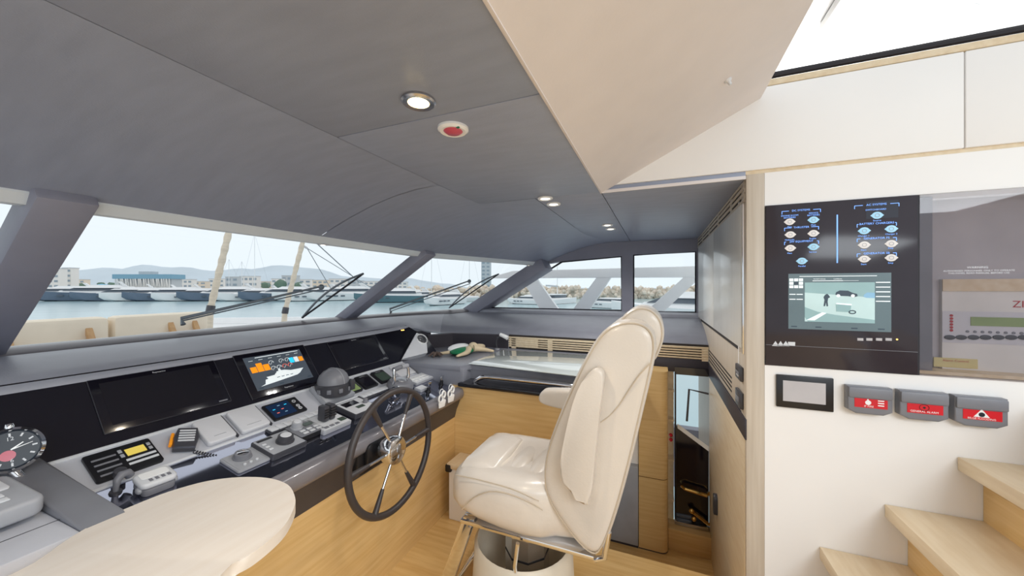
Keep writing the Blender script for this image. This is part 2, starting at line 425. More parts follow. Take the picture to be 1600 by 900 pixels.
# switches on it
for nm, py0, py1, lb in (('switch_plate', 563, 596, 'black thermostat plate with grey display on the oak cabinet'), ('switch_plate', 600, 636, 'black switch plate with a grey rocker below the thermostat')):
    x0, z1 = onp(PB, 1151, py0); x1, z0 = onp(PB, 1166, py1)
    z0b = onp(PB, 1151, py1 - 14)[1]
    th = thing(nm, lb, 'switch', (-(x0 + x1) / 2, -.345, (z0b + z1) / 2))
    bar(1.842, 1.955, z0b - .01, z1 - .005, .004, .018, 'plate', 'plastic_dark', th, .004)
    bar(1.862, 1.935, z0b + .015, z1 - .03, .018, .021, 'display' if '563' in str(py0) else 'rocker', 'plastic_mid', th)
    if py0 == 563:
        for k in range(3): bar(1.875 + .018 * k, 1.885 + .018 * k, z0b + .005, z0b + .012, .018, .020, 'button', 'plastic_pale', th, 0)
tag(MB(T(2.6, -.345, .125)).prism(rrect(-.03, .03, -.065, .065, .028), -.006, .02, .004, M=Matrix.Rotation(-PI / 2, 4, 'X')).build('cabinet_latch', 'plastic_dark'), 'small dark oval latch low on the oak cabinet', 'latch')

# starboard hull side wall with windows, X = 3.8
XS = 3.8
ws = MB()
ws.box(XS, XS + .1, .05, 2.15, -.42, 1.262).box(XS, XS + .1, -.45, .05, -.42, .15).box(XS, XS + .1, -.45, .05, .95, 1.262)
ws.box(XS, XS + .1, .235, .345, 1.262, 1.9)
ws.box(XS, XS + .1, -.45, -.335, 1.262, 2.0)
MX = Matrix(((0, 0, 1, 0), (1, 0, 0, 0), (0, 1, 0, 0), (0, 0, 0, 1)))   # local (y,z,x)
ws.prism([(.345, 1.825), (.96, 1.79), (1.2, 1.76), (1.2, 1.85), (.6, 2.0), (.345, 2.0)], XS, XS + .1, M=MX).prism([(-.45, 1.848), (.345, 1.833), (.345, 2.0), (-.45, 2.0)], XS + .001, XS + .1, M=MX)
struct(ws.build('wall_starboard_outer', 'pillar'))
struct(MB().prism([(1.86, 1.268), (.97, 1.785), (.35, 1.822), (.35, 1.268)], XS + .04, XS + .046, M=MX).build('window_1', 'pane'))
struct(MB().prism([(.23, 1.268), (.23, 1.832), (-.33, 1.848), (-.33, 1.268)], XS + .04, XS + .046, M=MX).build('window_2', 'pane'))
for k, pl in enumerate(([(1.86, 1.268), (.97, 1.785), (.35, 1.822), (.35, 1.268)], [(.23, 1.268), (.23, 1.832), (-.33, 1.848), (-.33, 1.268)])):
    MB().tube([(XS + .02, y, z) for y, z in pl], .011, 6, closed=True).build('window_gasket', 'rubber', bpy.data.objects['window_%d' % (k + 1)])
# window sill roll
struct(MB().prism([(XS - .10, 1.21), (XS + .02, 1.21), (XS + .02, 1.265), (XS - .06, 1.265), (XS - .10, 1.25)], -.35, 2.1, M=Matrix(((1, 0, 0, 0), (0, 0, 1, 0), (0, 1, 0, 0), (0, 0, 0, 1)))).build('trim_3', 'ledge'))

# windscreen: pillars and panes
BASE = [(-1.4, 2.36), (.5, 2.5), (2.3, 2.5), (3.0, 2.37), (3.78, 2.12)]
def base_y(x):
    for (x0, y0), (x1, y1) in zip(BASE, BASE[1:]):
        if x <= x1: return y0 + (y1 - y0) * (x - x0) / (x1 - x0)
    return BASE[-1][1]
def beam(name, p, q, w, d, m, wdir=(1, 0, 0), struct_=True, bev=.012):
    p = Vector(p); q = Vector(q); ax = (q - p); L = ax.length; M = frame(p, ax, wdir)
    o = MB(M).box(0, L, -w / 2, w / 2, -d / 2, d / 2, bev).build(name, m)
    if struct_: struct(o)
    return o
beam('wall_pillar_port', (.50, 2.55, 1.20), (.495, 1.66, 1.80), .13, .10, 'pillar')
beam('wall_pillar_middle', (2.31, 2.56, 1.20), (2.33, 1.64, 1.79), .13, .08, 'pillar')
beam('wall_pillar_corner', (3.80, 2.12, 1.18), (3.705, 1.11, 1.762), .20, .14, 'pillar', wdir=(1, -.25, 0))
struct(MB().raw([(.565, 2.505, 1.246), (2.25, 2.505, 1.246), (2.265, 1.715, 1.755), (.56, 1.715, 1.755)], [(0, 1, 2, 3)]).build('window_3', 'pane'))
struct(MB().raw([(2.38, 2.5, 1.246), (3.74, 2.15, 1.246), (3.64, 1.26, 1.755), (2.4, 1.70, 1.755)], [(0, 1, 2, 3)]).build('window_4', 'pane'))
struct(MB().raw([(-1.4, 2.37, 1.246), (.43, 2.505, 1.246), (.43, 1.715, 1.755), (-1.4, 1.715, 1.755)], [(0, 1, 2, 3)]).build('window_5', 'pane'))
# pale lip between ceiling and glass
lp = MB(); xs = [-1.4, .5, 1.4, 2.35, 2.7, 3.1, 3.5, 3.75]
secs = [[(x, Yt(x) - .004, 1.785), (x, Yt(x) + .05, 1.785), (x, Yt(x) + .065, 1.742), (x, Yt(x) + .02, 1.742), (x, Yt(x) - .004, 1.772)] for x in xs]
struct(lp.loft(secs).build('trim_4', 'lip'))
# sill strip under the windscreen
sl = MB(); xs = [-1.4, -.5, .5, 1.4, 2.3, 2.65, 3.0, 3.4, 3.78]
struct(sl.loft([[(x, base_y(x) - .10, 1.222), (x, base_y(x) + .06, 1.222), (x, base_y(x) + .06, 1.252), (x, base_y(x) - .02, 1.256), (x, base_y(x) - .08, 1.244)] for x in xs]).build('trim_5', 'console_lip'))

# dashboard ledge sweeping from the fascia round to the starboard shelf
INN = smooth_pts([(-1.4, 1.93, 1.19), (.5, 1.93, 1.187), (1.4, 1.93, 1.187), (2.1, 1.93, 1.187), (2.5, 1.94, 1.187), (2.78, 1.98, 1.13), (2.98, 1.8, 1.09), (3.04, 1.45, 1.085), (3.04, 1.0, 1.085), (3.04, .3, 1.085), (3.04, -.35, 1.085)], 4, False)
OUT = smooth_pts([(-1.4, 2.3, 1.225), (.5, 2.44, 1.225), (1.4, 2.44, 1.225), (2.1, 2.44, 1.225), (2.5, 2.40, 1.225), (3.1, 2.28, 1.225), (3.7, 2.1, 1.225), (3.72, 1.6, 1.225), (3.72, 1.0, 1.225), (3.72, .3, 1.225), (3.72, -.35, 1.225)], 4, False)
def ledge(i0, i1, name, m, parent=None):
    vs = []; fs = []; K = 7
    for i in range(i0, i1 + 1):
        p, q = INN[i], OUT[i]
        d = (q - p); d.z = 0; d.normalize()
        row = [p + Vector((0, 0, -.045)) + d * .03, p + Vector((0, 0, -.03)), p + Vector((0, 0, -.008)) + d * .004]
        for k in range(1, K): 
            t = (k / (K - 1)); row.append(p.lerp(q, t * .98 + .02) + Vector((0, 0, .03 * math.sin(PI * t))))
        row.append(q + Vector((0, 0, -.045)))
        vs += row
    R = K + 3
    for i in range(i1 - i0):
        for k in range(R - 1): fs.append((i * R + k, (i + 1) * R + k, (i + 1) * R + k + 1, i * R + k + 1))
    return MB().raw(vs, fs).build(name, m, parent, angle=70)
dl = thing('dashboard_ledge', 'padded grey ledge sweeping under the windscreen and starboard windows', 'dashboard', (1.2, 2.1, 1.12))
ledge(0, 22, 'pad', 'ledge', dl); ledge(22, 28, 'pad', 'shelf_leather', dl); ledge(28, 40, 'pad', 'shelf_leather', dl)
struct(MB().loft([[(x, base_y(x) - .6, 1.0), (x, base_y(x) + .1, 1.0), (x, base_y(x) + .1, 1.2), (x, base_y(x) - .1, 1.2)] for x in (-1.4, .5, 2.3)]).build('trim_6', 'dark_trim'))

struct(box(2.2, 2.86, 2.0, 2.2, .94, 1.108).build('trim_8', 'dark_trim'))
# ------------------------------------------------------------------ helm console
hc = thing('helm_console', 'long dark helm console with glossy desk and black display fascia', 'console', (1.3, 1.5, 0))
YZ = Matrix(((0, 0, 1, 0), (1, 0, 0, 0), (0, 1, 0, 0), (0, 0, 0, 1)))
x0, x1 = .44, 2.165
MB().prism([(1.315, .60), (1.30, .655), (1.268, .735), (1.34, .80), (1.60, .85), (1.60, .60)], x0, x1, M=YZ).build('apron', 'console_satin', hc)
lipn = smooth_pts([(1.262, .735), (1.246, .755), (1.244, .785), (1.258, .806), (1.30, .8105), (1.302, .79), (1.29, .74)], 3)
MB().prism([(p.x, p.y) for p in [Vector((q[0], q[1])) for q in lipn]], x0, x1, M=YZ).build('front_lip', 'console_lip', hc)
MB(PD).box(x0, x1, .002, .327, -.03, .0).build('desk_top', 'black_gloss', hc)
MB(PS).box(x0, x1, .0, .171, -.03, .0).build('instrument_strip', 'strip_grey', hc)
MB(PS).box(x0, x1, -.006, .004, -.004, .006, .002).build('ridge_trim', 'plastic_pale', hc)
MB(PS).box(x0, x1, .160, .172, -.004, .005, .002).build('ridge_trim', 'plastic_pale', hc)
MB(PF).prism([(-1.4, -.01), (2.62, -.01), (2.60, .16), (2.44, .30), (-1.4, .30)], -.03, .0).build('display_fascia', 'fascia_gloss', hc)
MB().box(x0, x1, 1.315, 1.335, 0, .655).build('front_panel', 'oak_gold', hc)
# displays set in the fascia
def fas(px, py): return onp(PF, px, py)
def display(name, label, cs, on_=False):
    a = [fas(*c) for c in cs]; a0 = min(p[0] for p in a); a1 = max(p[0] for p in a); b0 = min(p[1] for p in a); b1 = max(p[1] for p in a)
    return a0, a1, b0, b1
def monitor(name, label, a0, a1, b0, b1, text=True):
    th = thing(name, label, 'monitor', PF @ Vector(((a0 + a1) / 2, b0, 0)))
    M = PF
    MB(M).box(a0, a1, b0, b1, .0, .004, .0015).build('bezel', 'fascia_gloss', th)
    for (p, q, r, s_) in ((a0, a1, b0 - .0015, b0), (a0, a1, b1, b1 + .0015), (a0 - .0015, a0, b0, b1), (a1, a1 + .0015, b0, b1)):
        MB(M).box(p, q, r, s_, .0, .0045).build('edge', 'plastic_dark', th)
    MB(M).box(a0 + .025, a1 - .025, b0 + .025, b1 - .018, .004, .0045).build('screen', 'screen_off', th)
    if text: MB(M).text('Raymarine', (a0 + a1) / 2, b1 - .010, .010, .0046).build('lettering', 'plastic_pale', th)
    MB(M).box(a1 - .045, a1 - .012, b0 + .008, b0 + .014, .004, .0055).build('key_strip', 'plastic_mid', th)
    return th
b0m, b1m = .045, .262
aL = (fas(165, 684)[0], fas(362, 630)[0]); aM = (fas(408, 655)[0], fas(510, 612)[0]); aR = (fas(535, 582)[0], fas(606, 560)[0])
monitor('display_monitor', 'widest black switched-off monitor in the dark fascia', aL[0], aL[1], b0m, b1m)
monitor('display_monitor', 'black switched-off monitor between lit yacht display and round air vent', aR[0], aR[1], .05, .255)
mth = thing('display_monitor', 'lit display showing a white yacht outline and orange tank gauges', 'monitor', PF @ Vector((sum(aM) / 2, .03, 0)))
a0, a1 = aM; b0, b1 = .022, .268
MB(PF).box(a0, a1, b0, b1, 0, .005, .002).build('bezel', 'fascia_gloss', mth)
for (p, q, r, s_) in ((a0, a1, b1, b1 + .002), (a0 - .002, a0, b0, b1), (a1, a1 + .002, b0, b1)): MB(PF).box(p, q, r, s_, 0, .0055).build('edge', 'plastic_dark', mth)
w_, h_ = a1 - a0, b1 - b0
sa0, sa1, sb0, sb1 = a0 + .035, a1 - .035, b0 + .035, b1 - .022
scr = MB(PF).box(sa0, sa1, sb0, sb1, .005, .0056).build('screen', 'mfd_bg', mth)
SW, SH = sa1 - sa0, sb1 - sb0
def sc(u, v): return sa0 + SW * u, sb0 + SH * v
def srect(u0, u1, v0, v1, m, name='graphic', n=.0062): 
    p = sc(u0, v0); q = sc(u1, v1); return MB(PF).box(p[0], q[0], p[1], q[1], .0056, n).build(name, m, scr)
srect(.18, .95, .945, .965, 'scr_white')
for k in range(6): srect(.05 + .16 * k, .14 + .16 * k, .86, .895, 'scr_dark'); srect(.06 + .16 * k, .13 + .16 * k, .872, .884, 'scr_white', n=.0065)
for k, hh in enumerate((.17, .26, .19)): srect(.04 + .105 * k, .135 + .105 * k, .52, .52 + hh, 'mfd_orange', 'tank_bar')
for k, (cc, hh) in enumerate((('mfd_cyan', .17), ('scr_white', .17), ('mfd_orange', .15))): srect(.72 + .09 * k, .80 + .09 * k, .60, .60 + hh, cc, 'tank_bar')
for k, (u, v) in enumerate(((.40, .72), (.58, .72), (.69, .72), (.40, .54), (.50, .54), (.60, .54), (.70, .54))):
    p = sc(u, v); r = SW * .042
    MB(PF).tube([(p[0] + r * math.cos(w), p[1] + r * math.sin(w), .0062) for w in [i * PI / 6 for i in range(0, 8)]], .0012, 4).build('gauge_arc', 'mfd_red' if k > 4 else 'scr_white', scr)
    MB(PF).tube([(p[0] - r * .6, p[1] - r * .8, .0062), (p[0] + r * .5, p[1] + r * .4, .0062)], .0009, 4).build('gauge_needle', 'scr_white', scr)
yo = [(.08, .10), (.16, .14), (.19, .26), (.24, .27), (.22, .33), (.36, .34), (.42, .43), (.45, .43), (.46, .50), (.49, .50), (.50, .44), (.56, .43), (.66, .38), (.90, .37), (.80, .24), (.74, .20), (.30, .13)]
MB(PF).prism([sc(*p) for p in yo], .0056, .0064).build('yacht_outline', 'scr_white', scr)
for u in (.38, .46, .54, .62): srect(u, u + .05, .245, .262, 'scr_dark', 'window_mark', .0068)
srect(.25, .40, .385, .395, 'scr_dark', 'window_mark', .0068)
for u in (.04, .38, .90): srect(u, u + .07, .04, .075, 'scr_dark')
MB(PF).text('Raymarine', (a0 + a1) / 2, b0 + .017, .011, .0056).build('lettering', 'plastic_pale', mth)
# reflection of a courtesy light, built as a glowing bar on the fascia
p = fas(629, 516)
tag(MB(at(PF, p[0], min(p[1], .285))).box(-.018, .018, -.004, .004, 0, .003, .001).build('courtesy_reflection', 'glow_amber'), 'tiny painted amber reflection of a courtesy light at the fascia end near the round vent', 'light')

# instrument strip devices
def strip_rect(c0, c1):
    p = onp(PS, *c0); q = onp(PS, *c1); return min(p[0], q[0]), max(p[0], q[0])
def sthing(M, name, label, cat, a, b, group=None): return thing(name, label, cat, M @ Vector((a, b, 0)), group)
# VHF radio
ra0, ra1 = onp(PS, 150, 758)[0], onp(PS, 252, 716)[0]
rd = sthing(PS, 'marine_radio', 'black marine radio with yellow display and slatted speaker', 'radio', (ra0 + ra1) / 2, .08)
RW = ra1 - ra0
MB(PS).prism(rrect(ra0, ra1, .02, .145, .008), 0, .012, .002).build('face', 'plastic_black', rd)
for k in range(4): MB(PS).box(ra0 + .012, ra0 + RW * .42, .035 + .024 * k, .042 + .024 * k, .012, .015, .001).build('speaker_slat', 'plastic_mid', rd)
MB(PS).box(ra0 + RW * .56, ra0 + RW * .86, .088, .120, .012, .0135).build('lcd', 'lcd_yellow', rd)
for k in range(4):
    for j in range(2): MB(PS).box(ra0 + RW * (.50 + .115 * k), ra0 + RW * (.50 + .115 * k) + .02, .045 + .020 * j, .055 + .020 * j, .012, .0145, .001).build('button', 'plastic_pale', rd)
for j in range(2): MB(PS).box(ra0 + RW * .46, ra0 + RW * .52, .088 + .022 * j, .104 + .022 * j, .012, .0145, .001).build('button', 'plastic_grey', rd); MB(PS).box(ra0 + RW * .90, ra0 + RW * .96, .088 + .02 * j, .102 + .02 * j, .012, .0145, .001).build('button', 'plastic_grey', rd)
MB(at(PS, ra0 + RW * .30, .022)).lathe([(.017, .012), (.016, .03), (.011, .033), (0, .033)], seg=14).build('knob', 'plastic_dark', rd)
# fist microphone with orange key
def micro(M, name, label, orange):
    th = thing(name, label, 'microphone', M.col[3].to_3d())
    b = MB(M).prism([(-.032, -.05), (.032, -.05), (.038, .0), (.03, .05), (-.03, .05), (-.038, .0)], .004, .036, .008).build('body', 'plastic_dark', th)
    for k in range(5): MB(M).box(-.024, .024, -.026 + .013 * k, -.020 + .013 * k, .036, .040, .001).build('grille_bar', 'plastic_pale', b)
    if orange: MB(M).box(-.046, -.036, -.03, .03, .012, .028, .003).build('talk_key', 'orange', th)
    pts = []
    for i in range(60):
        w = i * .9; t = i / 60; pts.append((.03 + .07 * t + .004 * math.cos(w), -.055 - .03 * t + .004 * math.sin(w), .012 + .004 * math.sin(w * 1.0 + 1)))
    MB(M).tube(pts, .0022, 5).build('coiled_cord', 'plastic_dark', th)
    return th
p = onp(PS, 290, 696); micro(at(PS, p[0], p[1] + .01, 0, -.5), 'fist_microphone', 'black fist microphone with orange key lying on the grey strip', True)
# grey covers
for (u0, u1, lb) in ((316, 362, 'plain pale grey hinged cover beside the fist microphone'), (366, 412, 'plain pale grey hinged cover beside the small blue touch display')):
    A0 = onp(PS, u0, 690 if u0 < 350 else 668)[0]; A1 = onp(PS, u1, 676 if u0 < 350 else 655)[0]
    th = sthing(PS, 'instrument_cover', lb, 'cover', (A0 + A1) / 2, .08)
    MB(PS).prism(rrect(A0, A1, .012, .15, .012), 0, .022, .006, 3).build('lid', 'cover_grey', th)
    MB(PS).box(A0 + .03, A1 - .03, .04, .042, .022, .0232).build('label_line', 'plastic_grey', th)
    MB(PS).box(A1 + .002, A1 + .008, .012, .15, 0, .012, .001).build('side_gap', 'plastic_dark', th)
# touch display
A0 = onp(PS, 424, 655)[0]; A1 = onp(PS, 474, 636)[0]
th = sthing(PS, 'touch_display', 'small blue lit touch display in the grey strip', 'display', (A0 + A1) / 2, .08)
MB(PS).prism(rrect(A0, A1, .025, .135, .006), 0, .010, .002).build('frame', 'plastic_black', th)
s_ = MB(PS).box(A0 + .012, A1 - .05, .035, .125, .010, .0108).build('screen', 'touch_bg', th)
for k, (u, v, cc) in enumerate(((.25, .3, 'mfd_red'), (.55, .5, 'mfd_red'), (.8, .75, 'mfd_cyan'), (.2, .6, 'mfd_cyan'), (.5, .8, 'scr_blue'), (.6, .25, 'scr_blue'))):
    ww = A1 - A0 - .062; MB(PS).box(A0 + .012 + ww * u - .006, A0 + .012 + ww * u + .006, .035 + .09 * v - .002, .035 + .09 * v + .002, .0108, .0112).build('graphic', cc, s_)
for v in (.105, .07, .05): MB(at(PS, A1 - .025, v)).lathe([(.009, .010), (.009, .0118), (.006, .0118), (.006, .0105)], seg=14, cap=False).build('key', 'plastic_pale', th)
# compass
A0 = onp(PS, 500, 640)[0]; A1 = onp(PS, 549, 612)[0]
cm_ = (A0 + A1) / 2
th = sthing(PS, 'compass', 'grey domed steering compass with black ring on the grey strip', 'compass', cm_, .07)
MB(PS).prism([(cm_ - .10, .006), (cm_ + .10, .006), (cm_ + .085, .15), (cm_ - .085, .15)], 0, .035, .008).build('binnacle', 'plastic_grey', th)
MC = T(*(PS @ Vector((cm_, .075, .035)))) 
MB(MC).lathe([(.088, -.02), (.092, .012), (.092, .035), (.084, .042), (.08, .042)], seg=32).build('ring', 'plastic_dark', th)
MB(MC).lathe([(.082, .038), (.080, .06), (.070, .085), (.052, .105), (.028, .117), (0, .121)], seg=32).build('dome', 'plastic_mid', th)
MB(MC).tube([(.0, -.083 * math.cos(t), .04 + .083 * math.sin(t)) for t in [i * PI / 14 for i in range(15)]], .0018, 5).build('dome_seam', 'plastic_grey', th)
MB(MC).box(.03, .06, -.10, -.08, .0, .055, .004).build('lamp_housing', 'plastic_dark', th)
for k in range(10):
    w = k * PI / 5; MB(MC @ Matrix.Rotation(w, 4, 'Z')).box(.086, .097, -.010, .010, .0, .022, .002).build('clip', 'plastic_mid', th)
# three small instrument displays
for (u, lb, mt) in ((558, 'small instrument with pale green display beside the compass', 'lcd_green'), (583, 'small instrument with blank black screen between two green-grey ones', 'screen_off'), (607, 'small instrument with dark green screen behind the throttle handle', 'lcd_dark')):
    A = onp(PS, u, 617 - (u - 558) * .36)[0]; 
    th = sthing(PS, 'instrument_display', lb, 'display', A, .08)
    MB(PS).prism(rrect(A - .055, A + .055, .025, .14, .01), 0, .016, .003).build('case', 'plastic_black', th)
    MB(PS).prism(rrect(A - .043, A + .043, .035, .115, .004), .016, .0166).build('screen', mt, th)
    MB(PS).text('Raymarine', A, .127, .010, .0166).build('lettering', 'plastic_pale', th)
A = onp(PS, 641, 588)[0]
th = sthing(PS, 'switch_cover', 'pale grey panel at the strip end behind the chrome throttle', 'cover', A, .08)
MB(PS).prism(rrect(A - .09, A + .07, .02, .145, .006), 0, .014, .003).build('plate', 'cover_grey', th)
MB(PS).box(A + .085, A + .12, .015, .14, 0, .016, .002).build('side_bar', 'plastic_mid', th)

# desk devices
def desk(px, py): return onp(PD, px, py)
def keyrow(u0, v0, u1, v1, n, lb):
    A0, A1 = desk(u0, v0)[0], desk(u1, v1)[0]
    th = sthing(PD, 'key_strip', lb, 'keypad', (A0 + A1) / 2, .28)
    MB(PD).box(A0, A1, .268, .312, 0, .012, .003).build('base', 'plastic_dark', th)
    w = (A1 - A0 - .006) / n
    for k in range(n): MB(PD).box(A0 + .003 + w * k + .001, A0 + .003 + w * (k + 1) - .001, .272, .308, .012, .019, .003).build('key', 'plastic_pale', th)
keyrow(420, 679, 502, 650, 7, 'row of pale keys along the ridge below the blue touch display')
keyrow(562, 624, 622, 599, 9, 'row of pale keys along the ridge left of the chrome throttle')
def plate(name, label, cat, u, v, w, d, h=.018, m='plastic_dark', top='plastic_grey', da=0, db=0):
    a, b = desk(u, v); M = at(PD, a + da, b + db)
    th = thing(name, label, cat, M.col[3].to_3d())
    bs = MB(M).prism(rrect(-w / 2, w / 2, -d / 2, d / 2, .008), 0, h, .003).build('base', m, th)
    if top: MB(M).prism(rrect(-w / 2 + .006, w / 2 - .006, -d / 2 + .006, d / 2 - .006, .005), h, h + .0015).build('top_plate', top, th)
    return th, M, h + .0015
def knob(M, a, b, z, r, h, th, m='plastic_dark', cap=None):
    o = MB(M @ T(a, b, 0)).lathe([(r * 1.15, z), (r * 1.15, z + h * .2), (r, z + h * .25), (r * .95, z + h), (r * .8, z + h * 1.08), (0, z + h * 1.08)], seg=20).build('knob', m, th)
    if cap: MB(M @ T(a, b, 0)).lathe([(r * .7, z + h * 1.08), (r * .65, z + h * 1.14), (0, z + h * 1.15)], seg=20).build('knob_cap', cap, o)
th, M, z = plate('search_light_control', 'low grey control plate with a round knob beside the oak table', 'control', 386, 719, .13, .12, .010, 'plastic_grey', 'plastic_grey')
knob(M, -.01, .015, z, .028, .018, th, 'plastic_mid', 'chrome')
for k in range(3): MB(M).lathe([(.005, z), (.005, z + .004), (0, z + .005)], M=T(-.03 + .022 * k, -.035, 0), seg=10).build('button', 'plastic_pale', th)
th, M, z = plate('thruster_control', 'dark control unit with fluted chrome-edged knob', 'control', 436, 699, .15, .14, .024, 'plastic_dark', 'plastic_grey')
knob(M, .015, -.01, z, .03, .026, th, 'plastic_dark', 'plastic_pale')
MB(M).box(-.06, .0, .045, .06, z, z + .0006).build('label_strip', 'plastic_black', th)
for k in range(3): MB(M).box(-.06, -.045, -.03 + .022 * k, -.02 + .022 * k, z, z + .003, .001).build('button', 'plastic_pale', th)
th, M, z = plate('keypad_control', 'small keypad with a tall round knob beside the twin levers', 'control', 476, 676, .13, .12, .020, 'plastic_black', 'plastic_mid')
knob(M, -.025, .025, z, .022, .03, th, 'plastic_grey', 'plastic_pale')
for i in range(3):
    for j in range(2): MB(M).box(-.035 + .033 * i, -.012 + .033 * i, -.042 + .022 * j, -.028 + .022 * j, z, z + .003, .001).build('button', 'plastic_pale', th)
MB(M).box(.01, .05, .012, .04, z, z + .002).build('display', 'lcd_dark', th)
th, M, z = plate('trim_levers', 'pair of black ribbed levers on a square silver base', 'lever', 511, 663, .16, .15, .020, 'plastic_grey', 'plastic_pale')
for s in (-.018, .018):
    lv = MB(M).box(s - .0155, s + .0155, -.02, .03, z, z + .075, .009, M=T(0, 0, 0) @ Matrix.Rotation(-.15, 4, 'X')).build('lever', 'plastic_dark', th)
    for k in range(4): MB(M).box(s - .016, s + .016, -.023, -.019, z + .02 + .012 * k, z + .026 + .012 * k, .001, M=Matrix.Rotation(-.15, 4, 'X')).build('rib', 'plastic_black', lv)
MB(M).box(.035, .07, -.05, -.02, z, z + .003, .001).build('display', 'lcd_dark', th)
for k in range(3): MB(M).box(-.06 + .03 * k, -.04 + .03 * k, -.06, -.045, z, z + .003, .001).build('button', 'plastic_mid', th)
th, M, z = plate('autopilot_unit', 'square silver autopilot unit with black screen strip and small knob', 'control', 557, 641, .16, .15, .026, 'plastic_dark', 'plastic_pale')
MB(M).box(-.06, .03, .015, .06, z, z + .001).build('screen', 'screen_off', th)
MB(M).box(-.02, .03, -.03, -.005, z, z + .001).build('screen', 'lcd_dark', th)
knob(M, .055, .0, z, .012, .022, th, 'plastic_mid')
# chrome throttle
a, b = desk(634, 612); M = at(PD, a, b + .05)
th = thing('throttle_control', 'chrome throttle with two arched levers on a rounded grey base', 'lever', M.col[3].to_3d())
MB(M).lathe([(.07, 0), (.082, .02), (.082, .04), (.07, .058), (.03, .066), (0, .067)], seg=28).build('base', 'plastic_mid', th)
for s in (-.062, .062):
    MB(M).tube([(s, .0, .04), (s * 1.1, .0, .08), (s * 1.1, .01, .115), (s * 1.0, .02, .14)], [.012, .010, .009, .010], 10).build('lever', 'chrome', th)
MB(M).tube([(-.066, .02, .138), (-.005, .022, .142)], .015, 12).build('grip', 'plastic_mid', th)
MB(M).tube([(.005, .022, .142), (.066, .02, .138)], .015, 12).build('grip', 'plastic_grey', th)
MB(M).lathe([(.04, .066), (.038, .069), (0, .07)], seg=20).build('top_badge', 'steel', th)
# gauge dial beside throttle
a, b = desk(624, 618); M = at(PD, a - .03, b + .0) @ T(0, 0, .03) @ Matrix.Rotation(PI * .38, 4, 'X')
th = thing('round_gauge', 'small round chrome gauge beside the chrome throttle', 'gauge', M.col[3].to_3d())
MB(M).lathe([(.024, -.03), (.034, -.02), (.036, .004), (.030, .010), (.028, .004)], seg=24, cap=False).build('bezel', 'chrome', th)
MB(M).lathe([(.029, .005), (0, .0055)], seg=24).build('dial', 'dial_navy', th)
MB(M).tube([(-.004, -.004, .0065), (.012, .014, .0065)], .0012, 4).build('needle', 'plastic_pale', th)
# keypads and switches at the starboard end of the desk
th, M, z = plate('white_keypad', 'pale keypad panel with rows of keys beside the throttle', 'keypad', 664, 597, .20, .11, .016, 'plastic_grey', 'plastic_pale', db=.05)
for i in range(4):
    for j in range(2): MB(M).box(-.08 + .04 * i, -.05 + .04 * i, -.03 + .03 * j, -.012 + .03 * j, z, z + .004, .001).build('key', 'white_gloss', th)
for (u, v, lb) in ((684, 583, 'flat pale switch plate at the end of the desk beside the side counter'), (699, 586, 'flat pale switch block with dark sides at the outermost desk corner')):
    th, M, z = plate('switch_block', lb, 'switch', u, v, .085, .055, .016, 'plastic_black', 'plastic_pale')
th, M, z = plate('switch_block', 'small pale rounded switch between throttle and key switches', 'switch', 658, 609, .08, .06, .016, 'plastic_grey', 'plastic_pale')
for (u, v, lb) in ((669, 612, 'upright chrome key switch nearer the wheel'), (689, 601, 'upright chrome key switch nearer the side counter')):
    a, b = desk(u, v); M = at(PD, a, b)
    th = thing('key_switch', lb, 'switch', M.col[3].to_3d())
    MB(M).lathe([(.018, 0), (.018, .006), (.012, .01), (.012, .03), (0, .03)], seg=16).build('barrel', 'plastic_black', th)
    MB(M).prism(rrect(-.016, .016, .028, .066, .008), -.004, .004, .001, M=Matrix.Rotation(PI / 2, 4, 'X')).build('key_bow', 'chrome', th)
# hanging key tags
for (u, v, lb) in ((690, 622, 'white cut-out key tag hanging on the console edge nearer the wheel'), (704, 614, 'white cut-out key tag hanging on the console edge nearer the side counter')):
    q = on(u, v, Y=1.232); M = frame(q, (1, 0, 0), (.35, 0, 1))
    th = thing('key_tag', lb, 'key tag', q)
    MB(M).tube([(.02 * math.cos(w), .035 + .02 * math.sin(w), 0) for w in [i * PI / 8 for i in range(16)]], .003, 6, closed=True).build('ring', 'plastic_pale', th)
    bm_ = MB(M); bm_.prism([(-.028, -.055), (.03, -.06), (.045, -.025), (.035, -.015), (-.03, -.022)], -.003, .003, .001)
    bm_.tube([(-.008 + .022 * math.cos(w), -.002 + .022 * math.sin(w), 0) for w in [i * PI / 8 for i in range(16)]], .006, 6, closed=True)
    bm_.tube([(.022 + .018 * math.cos(w), .016 + .02 * math.sin(w), 0) for w in [i * PI / 8 for i in range(16)]], .006, 6, closed=True)
    bm_.build('tag', 'white_gloss', th)
# grey handset device near the table, on the desk
a, b = desk(238, 762); M = at(PD, a + .005, b + .0, 0, -.05) @ Matrix.Scale(.75, 4)
th = thing('hailer_handset', 'rounded pale grey handset lying in its cradle beside the marine radio', 'handset', M.col[3].to_3d())
MB(M).prism(rrect(-.055, .055, -.055, .055, .02), 0, .03, .006).build('cradle', 'plastic_mid', th)
MB(M).prism(rrect(-.062, .062, -.05, .055, .024), .03, .056, .010, 3).build('body', 'plastic_pale', th)
MB(M).prism(rrect(-.046, .046, -.005, .042, .01), .056, .0575).build('top_plate', 'white_gloss', th)
for k in range(4): MB(M).box(-.03 + .02 * k, -.018 + .02 * k, -.034, -.014, .056, .058, .001).build('vent_bar', 'plastic_mid', th)
for s in (-.058, .058): MB(M).ball((s, -.02, .022), (.012, .02, .014), 10).build('hinge', 'plastic_grey', th)
a, b = desk(188, 776); M = at(PD, a, b + .03) @ Matrix.Scale(.72, 4)
th = thing('handset_clip', 'curved dark grey hook clip standing between radio and pale handset', 'clip', M.col[3].to_3d())
